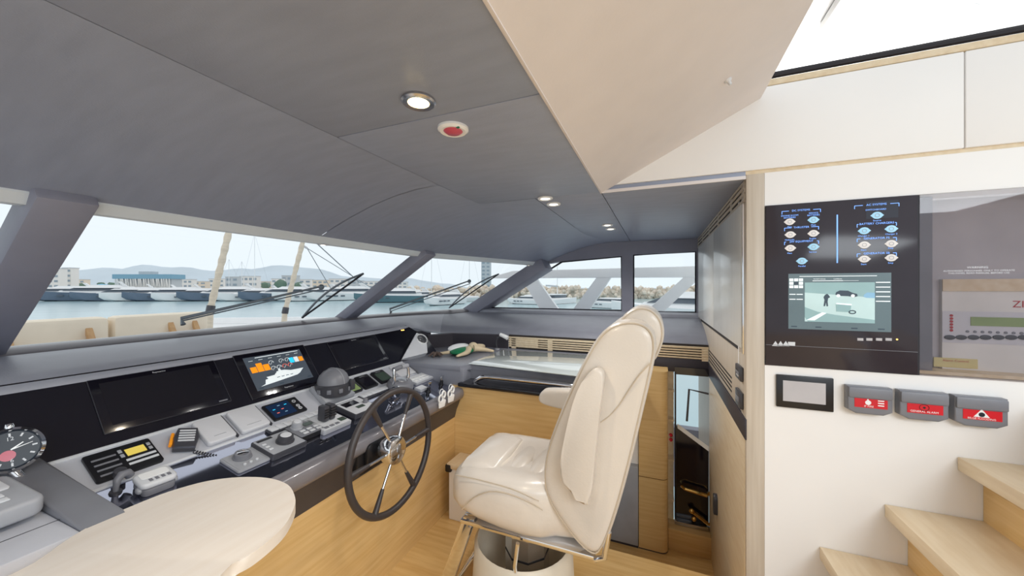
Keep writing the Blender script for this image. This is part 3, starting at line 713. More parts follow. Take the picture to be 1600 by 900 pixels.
MB(M).tube([(0, 0, 0), (0, 0, .03), (.004, .008, .052), (.02, .016, .066), (.04, .02, .062), (.05, .02, .045)], [.010, .011, .014, .017, .018, .017], 12).build('hook', 'plastic_mid', th)
MB(M).lathe([(.022, 0), (.02, .008), (0, .008)], seg=16).build('foot', 'plastic_dark', th)
# round air vent block
v0 = fas(660, 540)
vt = thing('air_vent', 'round air vent in a pale triangular housing at the fascia end', 'vent', (2.6, 1.86, .96))
q = [on(628, 561, Y=1.765), on(668, 551, Y=1.70), on(666, 526, Y=1.775)]
n0_ = (q[1] - q[0]).cross(q[2] - q[0]); r0_ = ray(651, 520); e0_ = Vector((0, 0, EYE)); q.append(e0_ + r0_ * ((q[0] - e0_).dot(n0_) / r0_.dot(n0_)))
nrm = (q[1] - q[0]).cross(q[2] - q[0]).normalized()
if nrm.dot(Vector((0, 0, EYE)) - q[0]) < 0: nrm = -nrm
hv = MB(); vs = [p for p in q] + [p - nrm * .05 for p in q]
hv.raw(vs, [(0, 1, 2, 3), (7, 6, 5, 4), (0, 4, 5, 1), (1, 5, 6, 2), (2, 6, 7, 3), (3, 7, 4, 0)]).build('housing', 'plastic_pale', vt)
r0_ = ray(659, 530); cv = e0_ + r0_ * ((q[0] - e0_).dot(n0_) / r0_.dot(n0_)); up = Vector((0, .3, 1)); ax = up.cross(nrm).normalized(); VM = frame(cv + nrm * .006, ax, nrm.cross(ax)) @ Matrix.Scale(.85, 4)
MB(VM).lathe([(.056, -.03), (.058, .0), (.052, .006), (.046, -.006)], seg=28, cap=False).build('ring', 'white_gloss', vt)
MB(VM).lathe([(.047, -.004), (0, -.005)], seg=28).build('back', 'plastic_black', vt)
for k in range(-3, 4):
    hw = math.sqrt(.046 ** 2 - (.012 * k) ** 2); MB(VM).box(-hw, hw, .012 * k - .002, .012 * k + .002, -.004, .002, .0008).build('slat', 'steel', vt)
# port pod
pod = thing('port_pod', 'satin grey raised side pod at the end of the console', 'console', (.0, 1.5, .62))
MB().box(-1.4, .40, 1.262, 1.85, .62, .925, .006).build('body', 'strip_grey', pod)
MB().prism([(1.255, .90), (1.255, .93), (1.80, .972), (1.84, .972), (1.84, .90)], .40, .478, .006, M=YZ).build('ridge', 'plastic_mid', pod)
MB().box(-1.4, .40, 1.375, 1.378, .9252, .9256).build('seam', 'plastic_dark', pod)
MB().box(-1.4, .478, 1.30, 1.34, .0, .625).build('base_panel', 'console_satin', pod)
MB().box(.415, .478, 1.262, 1.84, .62, .90, .004).build('end_panel', 'console_satin', pod)
# phone unit on the pod
q = on(28, 800, Z=.93); M = T(q.x - .10, q.y + .0, .93) @ Matrix.Rotation(.08, 4, 'Z')
th = thing('desk_phone', 'pale grey desk unit with keypad buttons on the port pod', 'phone', M.col[3].to_3d())
MB(M).box(-.12, .07, -.06, .06, 0, .016, .003).build('foot', 'plastic_dark', th)
MT = M @ T(0, 0, .02) @ Matrix.Rotation(.12, 4, 'X')
MB(MT).prism(rrect(-.16, .115, -.10, .10, .025), .0, .045, .010, 3).build('body', 'plastic_grey', th)
MB(MT).prism(rrect(-.15, .09, .0, .092, .008), .045, .05, .002).build('cover', 'cover_grey', th)
MB(MT).prism(rrect(-.10, -.02, .02, .05, .004), .05, .0508).build('label', 'plastic_pale', th)
for k in range(3): MB(MT).box(-.04 + .014 * k, -.03 + .014 * k, -.06, -.02, .045, .048, .001).build('button', 'plastic_mid', th)
for i in range(2):
    for j in range(2): MB(MT).box(.03 + .022 * i, .048 + .022 * i, -.06 + .026 * j, -.04 + .026 * j, .045, .048, .002).build('button', 'plastic_pale', th)
# clock on stand
q = on(18, 703, Y=1.72); 
fw = (Vector((0, 0, EYE)) - q).normalized(); ax = Vector((0, 0, 1)).cross(fw).normalized(); KM = frame(q, ax + Vector((0, 0, .15)), (0, 0, 1))
KM = frame(q, (1, -.35, .1), (0, .35, 1)) @ Matrix.Scale(.66, 4)
ck = thing('chrome_clock', 'round chrome clock with dark blue dial on the port pod', 'clock', (q.x, q.y, .925))
MB(KM).lathe([(.060, -.05), (.085, -.03), (.094, .0), (.094, .012), (.084, .022), (.076, .009)], seg=40, cap=False).build('case', 'chrome', ck)
MB(KM).lathe([(.077, .010), (0, .0105)], seg=40).build('dial', 'dial_navy', ck)
for k in range(12):
    w = k * PI / 6; 
    MB(KM @ Matrix.Rotation(w, 4, 'Z')).box(-.003, .003, .056, .07, .0105, .0116).build('hour_mark', 'plastic_pale', ck)
for t_, x_, y_ in (('12', 0, .046), ('6', 0, -.046), ('9', -.046, 0)): MB(KM).text(t_, x_, y_, .022, .0115).build('numeral', 'plastic_pale', ck)
MB(KM).lathe([(.022, .0108), (0, .0112)], M=T(-.01, -.022, 0), seg=20).build('subdial', 'red_lens', ck)
MB(KM).prism([(-.003, 0), (.003, 0), (.002, .04), (-.002, .04)], .0125, .0135, M=Matrix.Rotation(-1.0, 4, 'Z')).build('hand', 'white_gloss', ck)
MB(KM).prism([(-.002, 0), (.002, 0), (.001, .06), (-.001, .06)], .014, .015, M=Matrix.Rotation(-1.35, 4, 'Z')).build('hand', 'white_gloss', ck)
MB(KM).lathe([(.014, .09), (.016, .10), (.012, .112), (0, .114)], M=Matrix.Rotation(-PI / 2, 4, 'X'), seg=16).build('crown', 'chrome', ck)
lo = KM @ Vector((0, -.09, -.01))
MB().tube([lo, (lo.x + .01, lo.y - .02, .955), (lo.x + .01, lo.y - .03, .93)], [.012, .009, .014], 10).build('stem', 'chrome', ck)
for dx, dy in ((.06, -.02), (-.06, -.03), (.0, .05)): MB().tube([(lo.x + .01, lo.y - .03, .938), (lo.x + dx, lo.y - .03 + dy, .928)], [.007, .005], 8).build('foot', 'chrome', ck)

# steering wheel
wc = Vector((1.352, 1.15, .738)); WM = frame(wc, (1, 0, 0), (0, .03, 1))
sw = thing('steering_wheel', 'large six-spoke steering wheel with chrome hub and dark leather rim', 'steering wheel', wc)
R = .272
MB(WM).tube([(R * math.cos(w), R * math.sin(w), 0) for w in [i * PI / 32 for i in range(64)]], .0155, 12, closed=True).build('rim', 'wheel_leather', sw)
for k in range(6):
    w = PI / 3 * k; c_, s_ = math.cos(w), math.sin(w)
    sp_ = MB(WM).tube([(.05 * c_, .05 * s_, .004), (.17 * c_, .17 * s_, .0), (R * c_, R * s_, 0)], .0065, 10).build('spoke', 'chrome', sw)
    MB(WM).tube([(.162 * c_, .162 * s_, 0), (.20 * c_, .20 * s_, 0), ((R - .006) * c_, (R - .006) * s_, 0)], [.0085, .011, .014], 10).build('spoke_grip', 'wheel_leather', sp_)
MB(WM).lathe([(.045, -.06), (.062, -.03), (.066, .0), (.062, .018), (.05, .026), (.02, .03), (0, .031)], seg=32).build('hub', 'chrome', sw)
MB(WM).prism([(-.004, .026), (.010, .030), (.016, .018), (.008, .008), (.018, -.004), (.010, -.028), (-.010, -.03), (-.004, -.016), (-.016, .0), (-.014, .016)], .0285, .0325, .001).build('hub_emblem', 'steel', sw)
MB(WM).lathe([(.035, -.12), (.035, -.05)], seg=20).build('shaft', 'plastic_black', sw)
th = thing('wheel_mount', 'square black steering mount on the console apron behind the wheel', 'mount', (1.36, 1.27, .66))
MB().prism(rrect(1.24, 1.46, .635, .80, .03), -1.31, -1.262, .01, M=Matrix(((1, 0, 0, 0), (0, 0, -1, 0), (0, 1, 0, 0), (0, 0, 0, 1)))).build('plate', 'plastic_black', th)
MB().prism(rrect(1.275, 1.425, .665, .775, .02), -1.262, -1.235, .008, M=Matrix(((1, 0, 0, 0), (0, 0, -1, 0), (0, 1, 0, 0), (0, 0, 0, 1)))).build('boss', 'plastic_black', th)

# ------------------------------------------------------------------ starboard side counter
sc_ = thing('side_counter', 'oak fronted starboard side counter with dark top', 'counter', (2.6, 1.1, 0))
MB().prism([(2.66, 1.94), (2.165, 1.80), (2.18, 1.28), (2.29, 1.25), (2.29, .35), (3.0, .35), (3.0, 1.5), (2.94, 1.85)], .915, .95, .008).build('top', 'shelf_leather', sc_)
XZ = Matrix(((1, 0, 0, 0), (0, 0, -1, 0), (0, 1, 0, 0), (0, 0, 0, 1)))
MB().prism([(2.282, .94), (2.30, .84), (2.40, .84), (2.40, .915), (2.29, .945)], -1.30, -.35, M=XZ).build('apron', 'shelf_leather', sc_)
MB().prism([(2.165, 1.80), (2.185, 1.28), (2.23, 1.28), (2.2, 1.80)], .80, .946, .004).build('apron', 'shelf_leather', sc_)
MB().box(2.185, 2.36, 1.262, 1.36, .80, .932, .004).build('apron', 'shelf_leather', sc_)
MB().box(2.150, 2.36, .35, 1.285, .818, .845, .008).build('ledge', 'ledge_black', sc_)
MB().box(2.168, 2.2, .35, 1.345, 0, .818).build('front_panel', 'oak_side', sc_)
MB().box(2.172, 2.9, .35, .37, -.42, .90).build('end_panel', 'oak_grey', sc_)
cg = [onp(PC, *p) for p in ((784, 548), (732, 569), (880, 586), (1000, 600), (985, 560))]
tag(MB(PC).prism(cg, .001, .006, .001).build('chart_glass', 'chart_glass'), 'pale glass chart plate set on the side counter', 'glass plate')
p = onp(PC, 784, 547)
MB(PC).lathe([(.008, .006), (.008, .012), (0, .013)], M=T(p[0] - .01, p[1] - .02, 0), seg=10).build('glass_stud', 'chrome', bpy.data.objects['chart_glass'])
hr = thing('grab_rail', 'polished chrome grab rail along the side counter edge', 'rail', (2.2, .8, .845))
MB().tube(smooth_pts([(2.20, 1.175, .848), (2.20, 1.15, .872), (2.20, 1.10, .892), (2.20, 1.0, .895), (2.20, .7, .895), (2.20, .5, .892), (2.20, .44, .87), (2.20, .42, .848)], 4, False), .0155, 12).build('rail', 'chrome', hr)
# reading lamp
q = on(777, 546, Z=.95); th = thing('reading_lamp', 'small gooseneck reading lamp with white head on the side counter', 'lamp', q)
MB(T(*q)).lathe([(.022, 0), (.022, .006), (.01, .012), (0, .012)], seg=16).build('base', 'plastic_grey', th)
hd = on(787, 525, X=q.x)
MB().tube(smooth_pts([q + Vector((0, 0, .008)), q + Vector((0, .01, .05)), q + Vector((0, .0, .10)), q + Vector((0, -.04, .118)), hd + Vector((0, .02, .01))], 4, False), .006, 8).build('gooseneck', 'plastic_dark', th)
MB().tube([hd + Vector((0, .035, .012)), hd + Vector((0, .0, .0)), hd + Vector((0, -.04, -.016))], [.016, .018, .020], 14).build('head', 'white_gloss', th)
# green and cream toy on the counter
q = on(728, 553, Z=.95); th = thing('soft_toy', 'green and cream long limbed ornament lying on the side counter', 'ornament', q)
MB(T(*q)).ball((-.03, .02, .03), (.13, .09, .03), 18).build('body', 'green_cloth', th)
MB(T(*q)).ball((.02, .08, .045), (.14, .07, .032), 18).build('shell', 'white_gloss', th)
for pts, rr in (([(-.01, -.03, .04), (-.10, -.06, .03), (-.2, -.03, .018)], [.03, .024, .008]), ([(.03, -.05, .045), (.10, -.10, .03), (.12, -.20, .016)], [.03, .026, .01]),
                ([(-.08, .06, .03), (-.13, .12, .022), (-.16, .20, .015)], [.018, .014, .008]), ([(.06, -.02, .05), (.14, -.06, .045), (.2, -.06, .035)], [.028, .034, .02])):
    MB(T(*q)).tube(smooth_pts([Vector(p) for p in pts], 4, False), [rr[0] + (rr[2] - rr[0]) * i / 8 for i in range(9)], 10).build('limb', 'cream_limb', th)
MB(T(*q)).ball((.07, -.03, .055), (.045, .04, .035), 14).build('head', 'cream_limb', th)
for (u, v, lb) in ((681, 557, 'brown dried twig star lying near the pale vent housing'), (752, 541, 'brown dried twig star lying behind the green ornament')):
    q = on(u, v, Z=.95); m_ = MB(T(*q)); 
    for k in range(6):
        w = k * PI / 3 + .3; m_.tube([(0, 0, .02), (.03 * math.cos(w), .03 * math.sin(w), .026), (.06 * math.cos(w), .06 * math.sin(w), .006)], [.014, .012, .004], 6)
    m_.ball((0, 0, .016), (.022, .022, .016), 8)
    tag(m_.build('twig_star', 'brown_twig'), lb, 'ornament')
# louvre strip below the shelf, X = 3.0
ls = thing('louvre_strip', 'pale oak louvre strip under the starboard shelf', 'vent', (3.0, .4, .95))
MB().box(3.012, 3.03, -.345, 1.26, .95, 1.075).build('backing', 'slot_dark', ls)
for z in (.968, .987, 1.006, 1.025, 1.044): MB().box(3.0, 3.012, -.345, 1.26, z, z + (.011 if z < 1.04 else .016), .001).build('slat', 'oak_pale', ls)
for y in (1.2, .86, .45, .04, -.33): MB().box(3.001, 3.0115, y - .012, y + .03, .955, 1.058).build('post', 'oak_pale', ls)
MB().box(3.001, 3.0115, .98, 1.25, .97, 1.055).build('blank', 'oak_pale', ls)
MB().box(3.004, 3.04, -.345, .345, .86, .966, .004).build('dark_rail', 'dark_trim', ls)
MB().loft([[(x, y, z0) for z0 in (.945, 1.07)] + [(x + .05, y + .05, z0) for z0 in (1.07, .945)] for x, y in ((3.0, 1.26), (2.99, 1.5), (2.93, 1.8), (2.72, 1.93))]).build('dark_return', 'dark_trim', ls)

# column cabinet, low grey locker and side door beyond the chair
th = thing('column_cabinet', 'rounded oak column cabinet beside the dark side door', 'cabinet', (2.9, .03, -.42))
yb, yr = .133, -.066
def colpts(): return [(2.8, yb), (2.8, yr + .05)] + [(2.85 - .05 * math.cos(w), yr + .05 - .05 * math.sin(w)) for w in [i * PI / 10 for i in range(1, 6)]] + [(2.99, yr), (2.99, yb)]
MB().prism(colpts(), -.41, .112).build('lower_door', 'oak_side', th); MB().prism(colpts(), .118, .895).build('upper_door', 'oak_side', th)
MB().prism([(x + .004, y) for x, y in colpts()], -.42, -.41).build('plinth', 'dark_trim', th)
th = thing('low_locker', 'low grey locker with white back panel beside the oak column', 'cabinet', (2.9, .24, -.42))
MB().box(2.79, 2.98, .137, .348, -.40, .184, .004).build('door', 'plastic_grey', th); MB().box(2.83, 2.98, .137, .348, .186, .90).build('back_panel', 'white_wall', th)
MB().box(2.8, 2.98, .137, .348, -.42, -.402).build('plinth', 'dark_trim', th)
th = thing('wall_shelf', 'narrow pale shelf niche between oak column and side door', 'shelf', (3.0, -.09, -.42))
MB().box(3.02, 3.03, -.11, -.068, -.3, .86).build('back', 'oak_pale', th)
for z in (-.1, .2, .5, .72): MB().box(2.94, 3.02, -.11, -.068, z, z + .012).build('shelf_board', 'oak_pale', th)
for z in (.335, .37): MB(T(3.01, -.09, z)).ball((0, 0, 0), .014, 10).build('red_valve', 'red', th)
DY0, DY1, DX = -.343, -.114, 2.96
dr = struct(MB().prism([(DY0, -.24), (DY1, -.24), (DY1, .46), (DY0, .32)], DX + .03, DX + .06, M=YZ).box(DX + .03, DX + .06, DY0, DY1, .845, .9).build('door_1', 'fascia_gloss'))
MB().box(DX + .024, DX + .03, DY1 - .012, DY1, -.24, .86).build('door_frame', 'plastic_black', dr)
# door window with bright deck scene behind frame
MB().raw([(DX + .022, DY1 - .02, .44), (DX + .022, DY0, .30), (DX + .022, DY0, .335), (DX + .022, DY1 - .02, .475)], [(0, 1, 2, 3)]).build('window_rim', 'white_gloss', dr)
MB().raw([(DX + .024, DY1 - .02, .46), (DX + .024, DY0, .32), (DX + .024, DY0, .84), (DX + .024, DY1 - .02, .84)], [(0, 1, 2, 3)]).build('pane', 'pane', dr)
MB().tube([(DX + .03, DY1 - .085, .5), (DX + .03, DY1 - .10, .74), (DX + .03, DY0, .72)], .008, 6).build('glazing_bar', 'plastic_dark', dr)
hn = MB().tube([(DX + .0, DY1 - .05, -.0 + .02), (DX - .03, DY1 - .07, .02), (DX - .03, DY0 + .02, .0), (DX + .01, DY0, .0)], .013, 8).build('door_handle', 'brass', dr)
MB().box(DX - .03, DX + .03, DY0, DY1, -.262, -.235, .003).build('threshold', 'steel', dr)
struct(MB().box(2.87, 3.0, -.35, -.068, -.42, -.264, .003).build('trim_7', 'oak_side'))
q = Vector((DX - .01, DY0 + .05, -.20))
cl = MB().tube([q + Vector((0, .06, .05)), q + Vector((0, .03, .03)), q + Vector((0, -.05, -.02))], .012, 8)
tag(cl.ball(q + Vector((0, .065, .055)), .022, 10).ball(q + Vector((0, .05, -.0)), .02, 10).build('door_hook', 'brass'), 'brass hook with round ends at the foot of the side door', 'hook')

# white step box by the console corner
th = thing('step_box', 'white box with oak lid in the corner below the counter', 'box', (2.08, .95, 0))
MB().box(2.0, 2.165, .62, 1.26, 0, .33, .006).build('body', 'white_wall', th)
MB().box(1.985, 2.168, .60, 1.275, .33, .365, .012).build('lid', 'oak_pale', th)
MB().box(1.981, 2.02, 1.235, 1.279, .31, .36, .01).build('corner_cap', 'plastic_black', th)

# ------------------------------------------------------------------ helm chair
ch = thing('helm_chair', 'cream leather helm chair with thick backrest on chrome pedestal', 'chair', (1.56, .6, 0))
prof = [(847, 735), (852, 705), (864, 670), (880, 630), (897, 592), (914, 558), (932, 528), (952, 509), (980, 501), (1006, 505), (1022, 520), (1026, 545), (1020, 580), (1005, 645), (986, 725), (967, 795), (948, 850), (932, 872), (908, 860), (880, 826), (858, 792), (848, 765)]
PX = 1.335
pts = [(lambda v: (v.y, v.z))(on(a, b, X=PX)) for a, b in prof]
sp_ = smooth_pts([Vector((a, b)) for a, b in pts], 3)
MB().pillow([(p.x, p.y) for p in sp_], PX, 1.785, .035, M=YZ, crown=.008).build('backrest', 'leather', ch, angle=80)
# piping around port face + diagonal seam
pc = sum((Vector((p.x, p.y)) for p in sp_), Vector((0, 0))) / len(sp_)
def inset(P, d):
    n = len(P); ar = sum(P[i].x * P[(i + 1) % n].y - P[(i + 1) % n].x * P[i].y for i in range(n)); sg = 1 if ar > 0 else -1; out = []
    for i in range(n):
        t = (P[(i + 1) % n] - P[i - 1]).normalized(); out.append(P[i] + Vector((-t.y, t.x)) * d * sg)
    return out
MB().tube([(PX + .009, p.x, p.y) for p in inset([Vector((q.x, q.y)) for q in sp_], .011)], .003, 6, closed=True).build('piping', 'piping', ch)
sm = [on(a, b, X=PX - .0075) for a, b in ((1018, 566), (1000, 585), (985, 606), (968, 632), (952, 650), (938, 660))]
MB().tube(smooth_pts(sm, 3, False), .0022, 5).build('seam', 'piping', ch)
# headrest cushion
hp = [(962, 530), (966, 506), (978, 489), (997, 479), (1018, 482), (1033, 497), (1038, 518), (1034, 540), (1020, 565), (990, 565), (970, 552)]
hpts = smooth_pts([Vector((on(a, b, X=1.50).y, on(a, b, X=1.50).z)) for a, b in hp], 3)
hdr = MB().pillow([(p.x, p.y) for p in hpts], 1.46, 1.70, .03, M=YZ).build('headrest', 'leather', ch, angle=80)
MB().tube([(1.468, p.x, p.y) for p in inset([Vector((q.x, q.y)) for q in hpts], .009)], .003, 6, closed=True).build('piping', 'piping', hdr)
# folded-up port arm
ap = [(927, 577), (938, 577), (944, 590), (938, 640), (930, 720), (921, 786), (904, 775), (880, 752), (877, 722), (884, 680), (896, 630), (910, 596)]
apts = [(on(a, b, X=1.29).y, on(a, b, X=1.29).z) for a, b in ap]
asm = smooth_pts([Vector(p) for p in apts], 2)
ar = MB().prism([(p.x, p.y) for p in asm], 1.272, 1.33, .010, 3, M=YZ).build('armrest', 'leather', ch, angle=50)
# starboard arm lowered
a2 = [(841, 622), (846, 612), (860, 609), (930, 616), (930, 655), (900, 645), (862, 636), (845, 630)]
a2p = smooth_pts([Vector((on(a, b, X=1.80).y, on(a, b, X=1.80).z)) for a, b in a2], 2)
MB().pillow([(p.x, p.y) for p in a2p], 1.79, 1.865, .018, M=YZ, crown=.003).build('armrest', 'leather', ch, angle=80)
# seat: lofted along Y
def seat_section(y, w, zt, zb, dish, n=28):
    out = []
    for k in range(n):
        t = 2 * PI * k / n; c_, s_ = math.cos(t), math.sin(t); e = .45 if s_ > 0 else .8
        x = w * math.copysign(abs(c_) ** .42, c_)
        if s_ >= 0:
            z = (zt - .09) + .09 * abs(s_) ** e - dish * max(0, 1 - (x / (w * .72)) ** 2) * (1 if s_ > .3 else 0)
        else: z = (zt - .09) - (zt - .09 - zb) * abs(s_) ** .7
        out.append((1.56 + x, y, z))
    return out
ss = []
for y, w, zt, zb, d in ((.855, .10, .665, .60, 0), (.845, .17, .69, .575, .002), (.825, .215, .71, .55, .006), (.78, .242, .728, .52, .012), (.70, .252, .735, .50, .02), (.60, .254, .735, .485, .026), (.50, .254, .735, .48, .03), (.43, .238, .735, .48, .03), (.38, .205, .73, .485, .03), (.24, .19, .72, .50, .02)):
    ss.append(seat_section(y, w, zt, zb, d))
MB().loft(ss).build('seat', 'leather_seat', ch, angle=75)
# seat pads: front bolster and centre panel
pb = []
for i in range(9):
    t = i / 8; y = .80 - .16 * t; zc = .725 + .02 * math.sin(PI * (.15 + .8 * t))
    pb.append([(1.56 + .19 * math.copysign(abs(math.cos(q)) ** .5, math.cos(q)), y, zc - .02 + .022 * math.sin(q) + .002 * math.sin(9 * math.cos(q) + 3 * t)) for q in [k * 2 * PI / 24 for k in range(24)]])
MB().loft(pb).build('front_bolster', 'leather_seat', ch, angle=75)
for y0, y1 in ((.625, .535), (.53, .44)):
    pb = []
    for i in range(7):
        t = i / 6; y = y0 + (y1 - y0) * t; zc = .705 + .014 * math.sin(PI * t) ** .6
        pb.append([(1.56 + .165 * math.copysign(abs(math.cos(q)) ** .4, math.cos(q)), y, zc - .012 + .014 * math.sin(q)) for q in [k * 2 * PI / 24 for k in range(24)]])
    MB().loft(pb).build('centre_panel', 'leather_seat', ch, angle=75)
# side seam on the seat
sm = [on(a, b, X=1.303) for a, b in ((722, 796), (740, 778), (765, 768), (795, 772), (830, 786), (848, 797))]
MB().tube(smooth_pts(sm, 3, False), .0022, 5).build('seam', 'piping', ch)
sm = [on(a, b, X=1.303) for a, b in ((712, 742), (750, 750), (800, 764), (842, 783))]
MB().tube(smooth_pts(sm, 3, False), .0022, 5).build('seam', 'piping', ch)
# base
MB().box(1.36, 1.76, .22, .80, .475, .492, .004).build('seat_plate', 'chrome', ch)
MB().prism([(1.56 + .105 * math.cos(w) * 1.0, .56 + .10 * math.sin(w)) for w in [PI / 8 + i * PI / 4 for i in range(8)]], .0, .48, .004).build('pedestal', 'chrome', ch)
MB().prism([(1.56 + .107 * math.cos(w) * 1.0, .56 + .102 * math.sin(w)) for w in [PI / 8 + i * PI / 4 for i in range(8)]], .30, .308).build('pedestal_joint', 'plastic_black', ch)
MB(T(1.56, .58, 0)).lathe([(.255, 0), (.235, .16), (.225, .34), (.212, .35), (.205, .34), (.205, .06)], seg=40).build('base_collar', 'cream_plastic', ch, angle=50)
for x in (1.385, 1.735):
    MB().prism([(.735, .50), (.79, .50), (.97, .03), (.90, .03)], x - .016, x + .016, .006, M=YZ).build('leg', 'chrome', ch)
MB().tube([(1.385, .93, .045), (1.735, .93, .045)], .014, 10).build('footrest_bar', 'chrome', ch)
for x in (1.36, 1.76):
    MB().tube([(x, .17, .60), (x, .185, .50), (x, .22, .484)], .011, 10).build('hinge_pin', 'chrome', ch)
MB().tube([(1.335, .52, .48), (1.34, .535, .38), (1.37, .54, .30)], .008, 8).build('height_lever', 'chrome', ch)

# ------------------------------------------------------------------ oak table near the camera
TZ = .93
tp = [(18, 898.5), (90, 852), (159, 811.5), (210, 789), (264, 768), (324, 751.5), (375, 745.5), (420, 747), (450, 757.5), (461, 777), (459, 794), (445, 820), (418, 846), (384, 871), (342, 899)]
tw = [on(a, b, Z=TZ) for a, b in tp]
tw = [Vector((p.x, p.y)) for p in tw]
x_l = min(p.x for p in tw); 
tw2 = smooth_pts(tw + [Vector((.22, .66)), Vector((.0, .66)), Vector((-.25, .72)), Vector((-.38, .92)), Vector((-.25, 1.12)), Vector((.0, 1.20))], 4)
tb = thing('oak_table', 'pale oak table with rounded end beside the console', 'table', (.2, .95, 0))
MB().prism([(p.x, p.y) for p in tw2], TZ - .028, TZ, .003).build('tabletop', 'table_oak', tb)
MB().lathe([(.22, 0), (.22, .012), (.06, .025), (.045, .05), (.045, .88), (.09, .901)], M=T(.12, .93, 0), seg=24).build('pedestal', 'steel', tb)
q = on(392, 880, Z=.85)
MB().box(.40, .43, .82, .85, .0, .902, .004).build('leg', 'steel', tb)

# ------------------------------------------------------------------ stairs
st = thing('staircase', 'pale oak staircase climbing along the white wall', 'stairs', (1.4, -.9, 0))
steps = [on(1280, 853, X=XW), on(1380, 787, X=XW), on(1495, 713, X=XW)]
dy = (steps[2].y - steps[0].y) / 2; dz = (steps[2].z - steps[0].z) / 2
for k in range(-1, 4):
    y = steps[0].y + dy * k; z = steps[0].z + dz * k
    MB().box(1.02, XW - .002, y - .30, y, z - .048, z, .003).build('tread', 'oak_pale', st)
    MB().box(1.02, XW - .002, y - .085, y - .066, z - dz, z - .048).build('riser', 'oak_gold', st)

# ------------------------------------------------------------------ control panel on the stair wall
def wl(px, py): return onp(PW, px, py)
gp = thing('electrical_control_board', 'black glass switch panel with lit keys and camera screen', 'control panel', (XW, -.6, 1.18))
aA, aB = .418, -ya0 - .003; PB0, PB1 = 1.178, 1.844
MB(PW).box(aA, aB, PB0, PB1, -.012, .006, .001).build('glass_plate', 'panel_glass_dark', gp)
MB(PW).box(aA, aB, 1.262, 1.2635, .006, .0066).build('joint_line', 'plastic_mid', gp)
def key(px, py, m):
    a, b = wl(px, py); M = at(PW, a, b) @ Matrix.Diagonal((.84, .84, 1, 1))
    MB(M).lathe([(.017, .006), (.017, .0075), (0, .008)], sx=1.1, sy=.95, seg=20).raw([(-.024, 0, .0068), (-.012, .012, .0068), (-.012, -.012, .0068)], [(0, 1, 2)]).raw([(.024, 0, .0068), (.012, -.012, .0068), (.012, .012, .0068)], [(0, 1, 2)]).build('key', m, gp)
    MB(M).lathe([(.0085, .0078), (.0085, .0086), (.007, .0086), (.007, .0081)], seg=16, cap=False).build('key_ring', 'plastic_grey', gp)
for px, py, m in ((1233, 347, 'key_pale'), (1270, 344, 'key_blue'), (1234, 367, 'key_pale'), (1270, 365, 'key_pale'), (1234, 388, 'key_pale'), (1270, 386, 'key_blue'), (1252, 408, 'key_blue'),
                  (1369, 337, 'key_blue'), (1349, 361, 'key_blue'), (1391, 358, 'key_blue'), (1349, 383, 'key_pale'), (1391, 381, 'key_pale'), (1349, 405, 'key_pale'), (1391, 403, 'key_pale')): key(px, py, m)
def header(u0, v0, u1, v1, s):
    a0, b0 = wl(u0, v0); a1, b1 = wl(u1, v1); b = (b0 + b1) / 2; m_ = MB(PW)
    tw_ = min(len(s) * .0074 / 2 + .003, (a1 - a0) / 2 - .004); c = (a0 + a1) / 2
    m_.box(a0, c - tw_, b - .001, b + .001, .006, .0066).box(c + tw_, a1, b - .001, b + .001, .006, .0066)
    m_.box(a0 - .001, a0 + .001, b - .012, b, .006, .0066).box(a1 - .001, a1 + .001, b - .012, b, .006, .0066)
    m_.text(s, c, b, .0108, .0066).build('header', 'glow_blue', gp)
header(1221, 331, 1281, 327, 'DC SYSTEMS'); header(1225, 357, 1278, 354, 'THRUSTER'); header(1225, 379, 1278, 376, '24V EQUIPMENT')
header(1334, 323, 1403, 317, 'AC SYSTEMS'); header(1338, 351, 1399, 348, 'BATTERY CHARGERS'); header(1338, 374, 1399, 371, 'GENERATOR PS'); header(1338, 397, 1399, 395, 'GENERATOR SB')
m_ = MB(PW)
for px, py, s in ((1233, 339, 'ENGINE ROOM\nBATTERIES'), (1270, 335, 'SERVICE\nBATTERIES'), (1233, 355, 'Main'), (1270, 352, 'Main'), (1233, 375, 'Hydraulic'), (1269, 373, 'Enable'), (1233, 396, 'Main'), (1269, 394, 'Service'), (1252, 416, 'Parallel'),
                 (1367, 328, 'SWITCHBOARD'), (1369, 345, 'Source'), (1348, 369, 'Charger 1'), (1391, 366, 'Charger 2'), (1348, 391, 'Start'), (1390, 388, 'Stop'), (1348, 413, 'Start'), (1390, 411, 'Stop')):
    a, b = wl(px, py); MB(PW).text(s, a, b, .0085, .0066).build('key_caption', 'glow_blue', gp)
a, b0 = wl(1307, 411); b1 = wl(1307, 336)[1]
MB(PW).box(a - .002, a + .002, b0, b1, .006, .0068).build('divider', 'glow_blue', gp)
a0, b1 = wl(1334, 318); a1, b0 = wl(1402, 341)
q0 = wl(1352, 316); q1 = wl(1402, 340)
MB(PW).box(q0[0], q1[0], q1[1], q0[1], .006, .0063).build('dark_field', 'field_navy', gp)
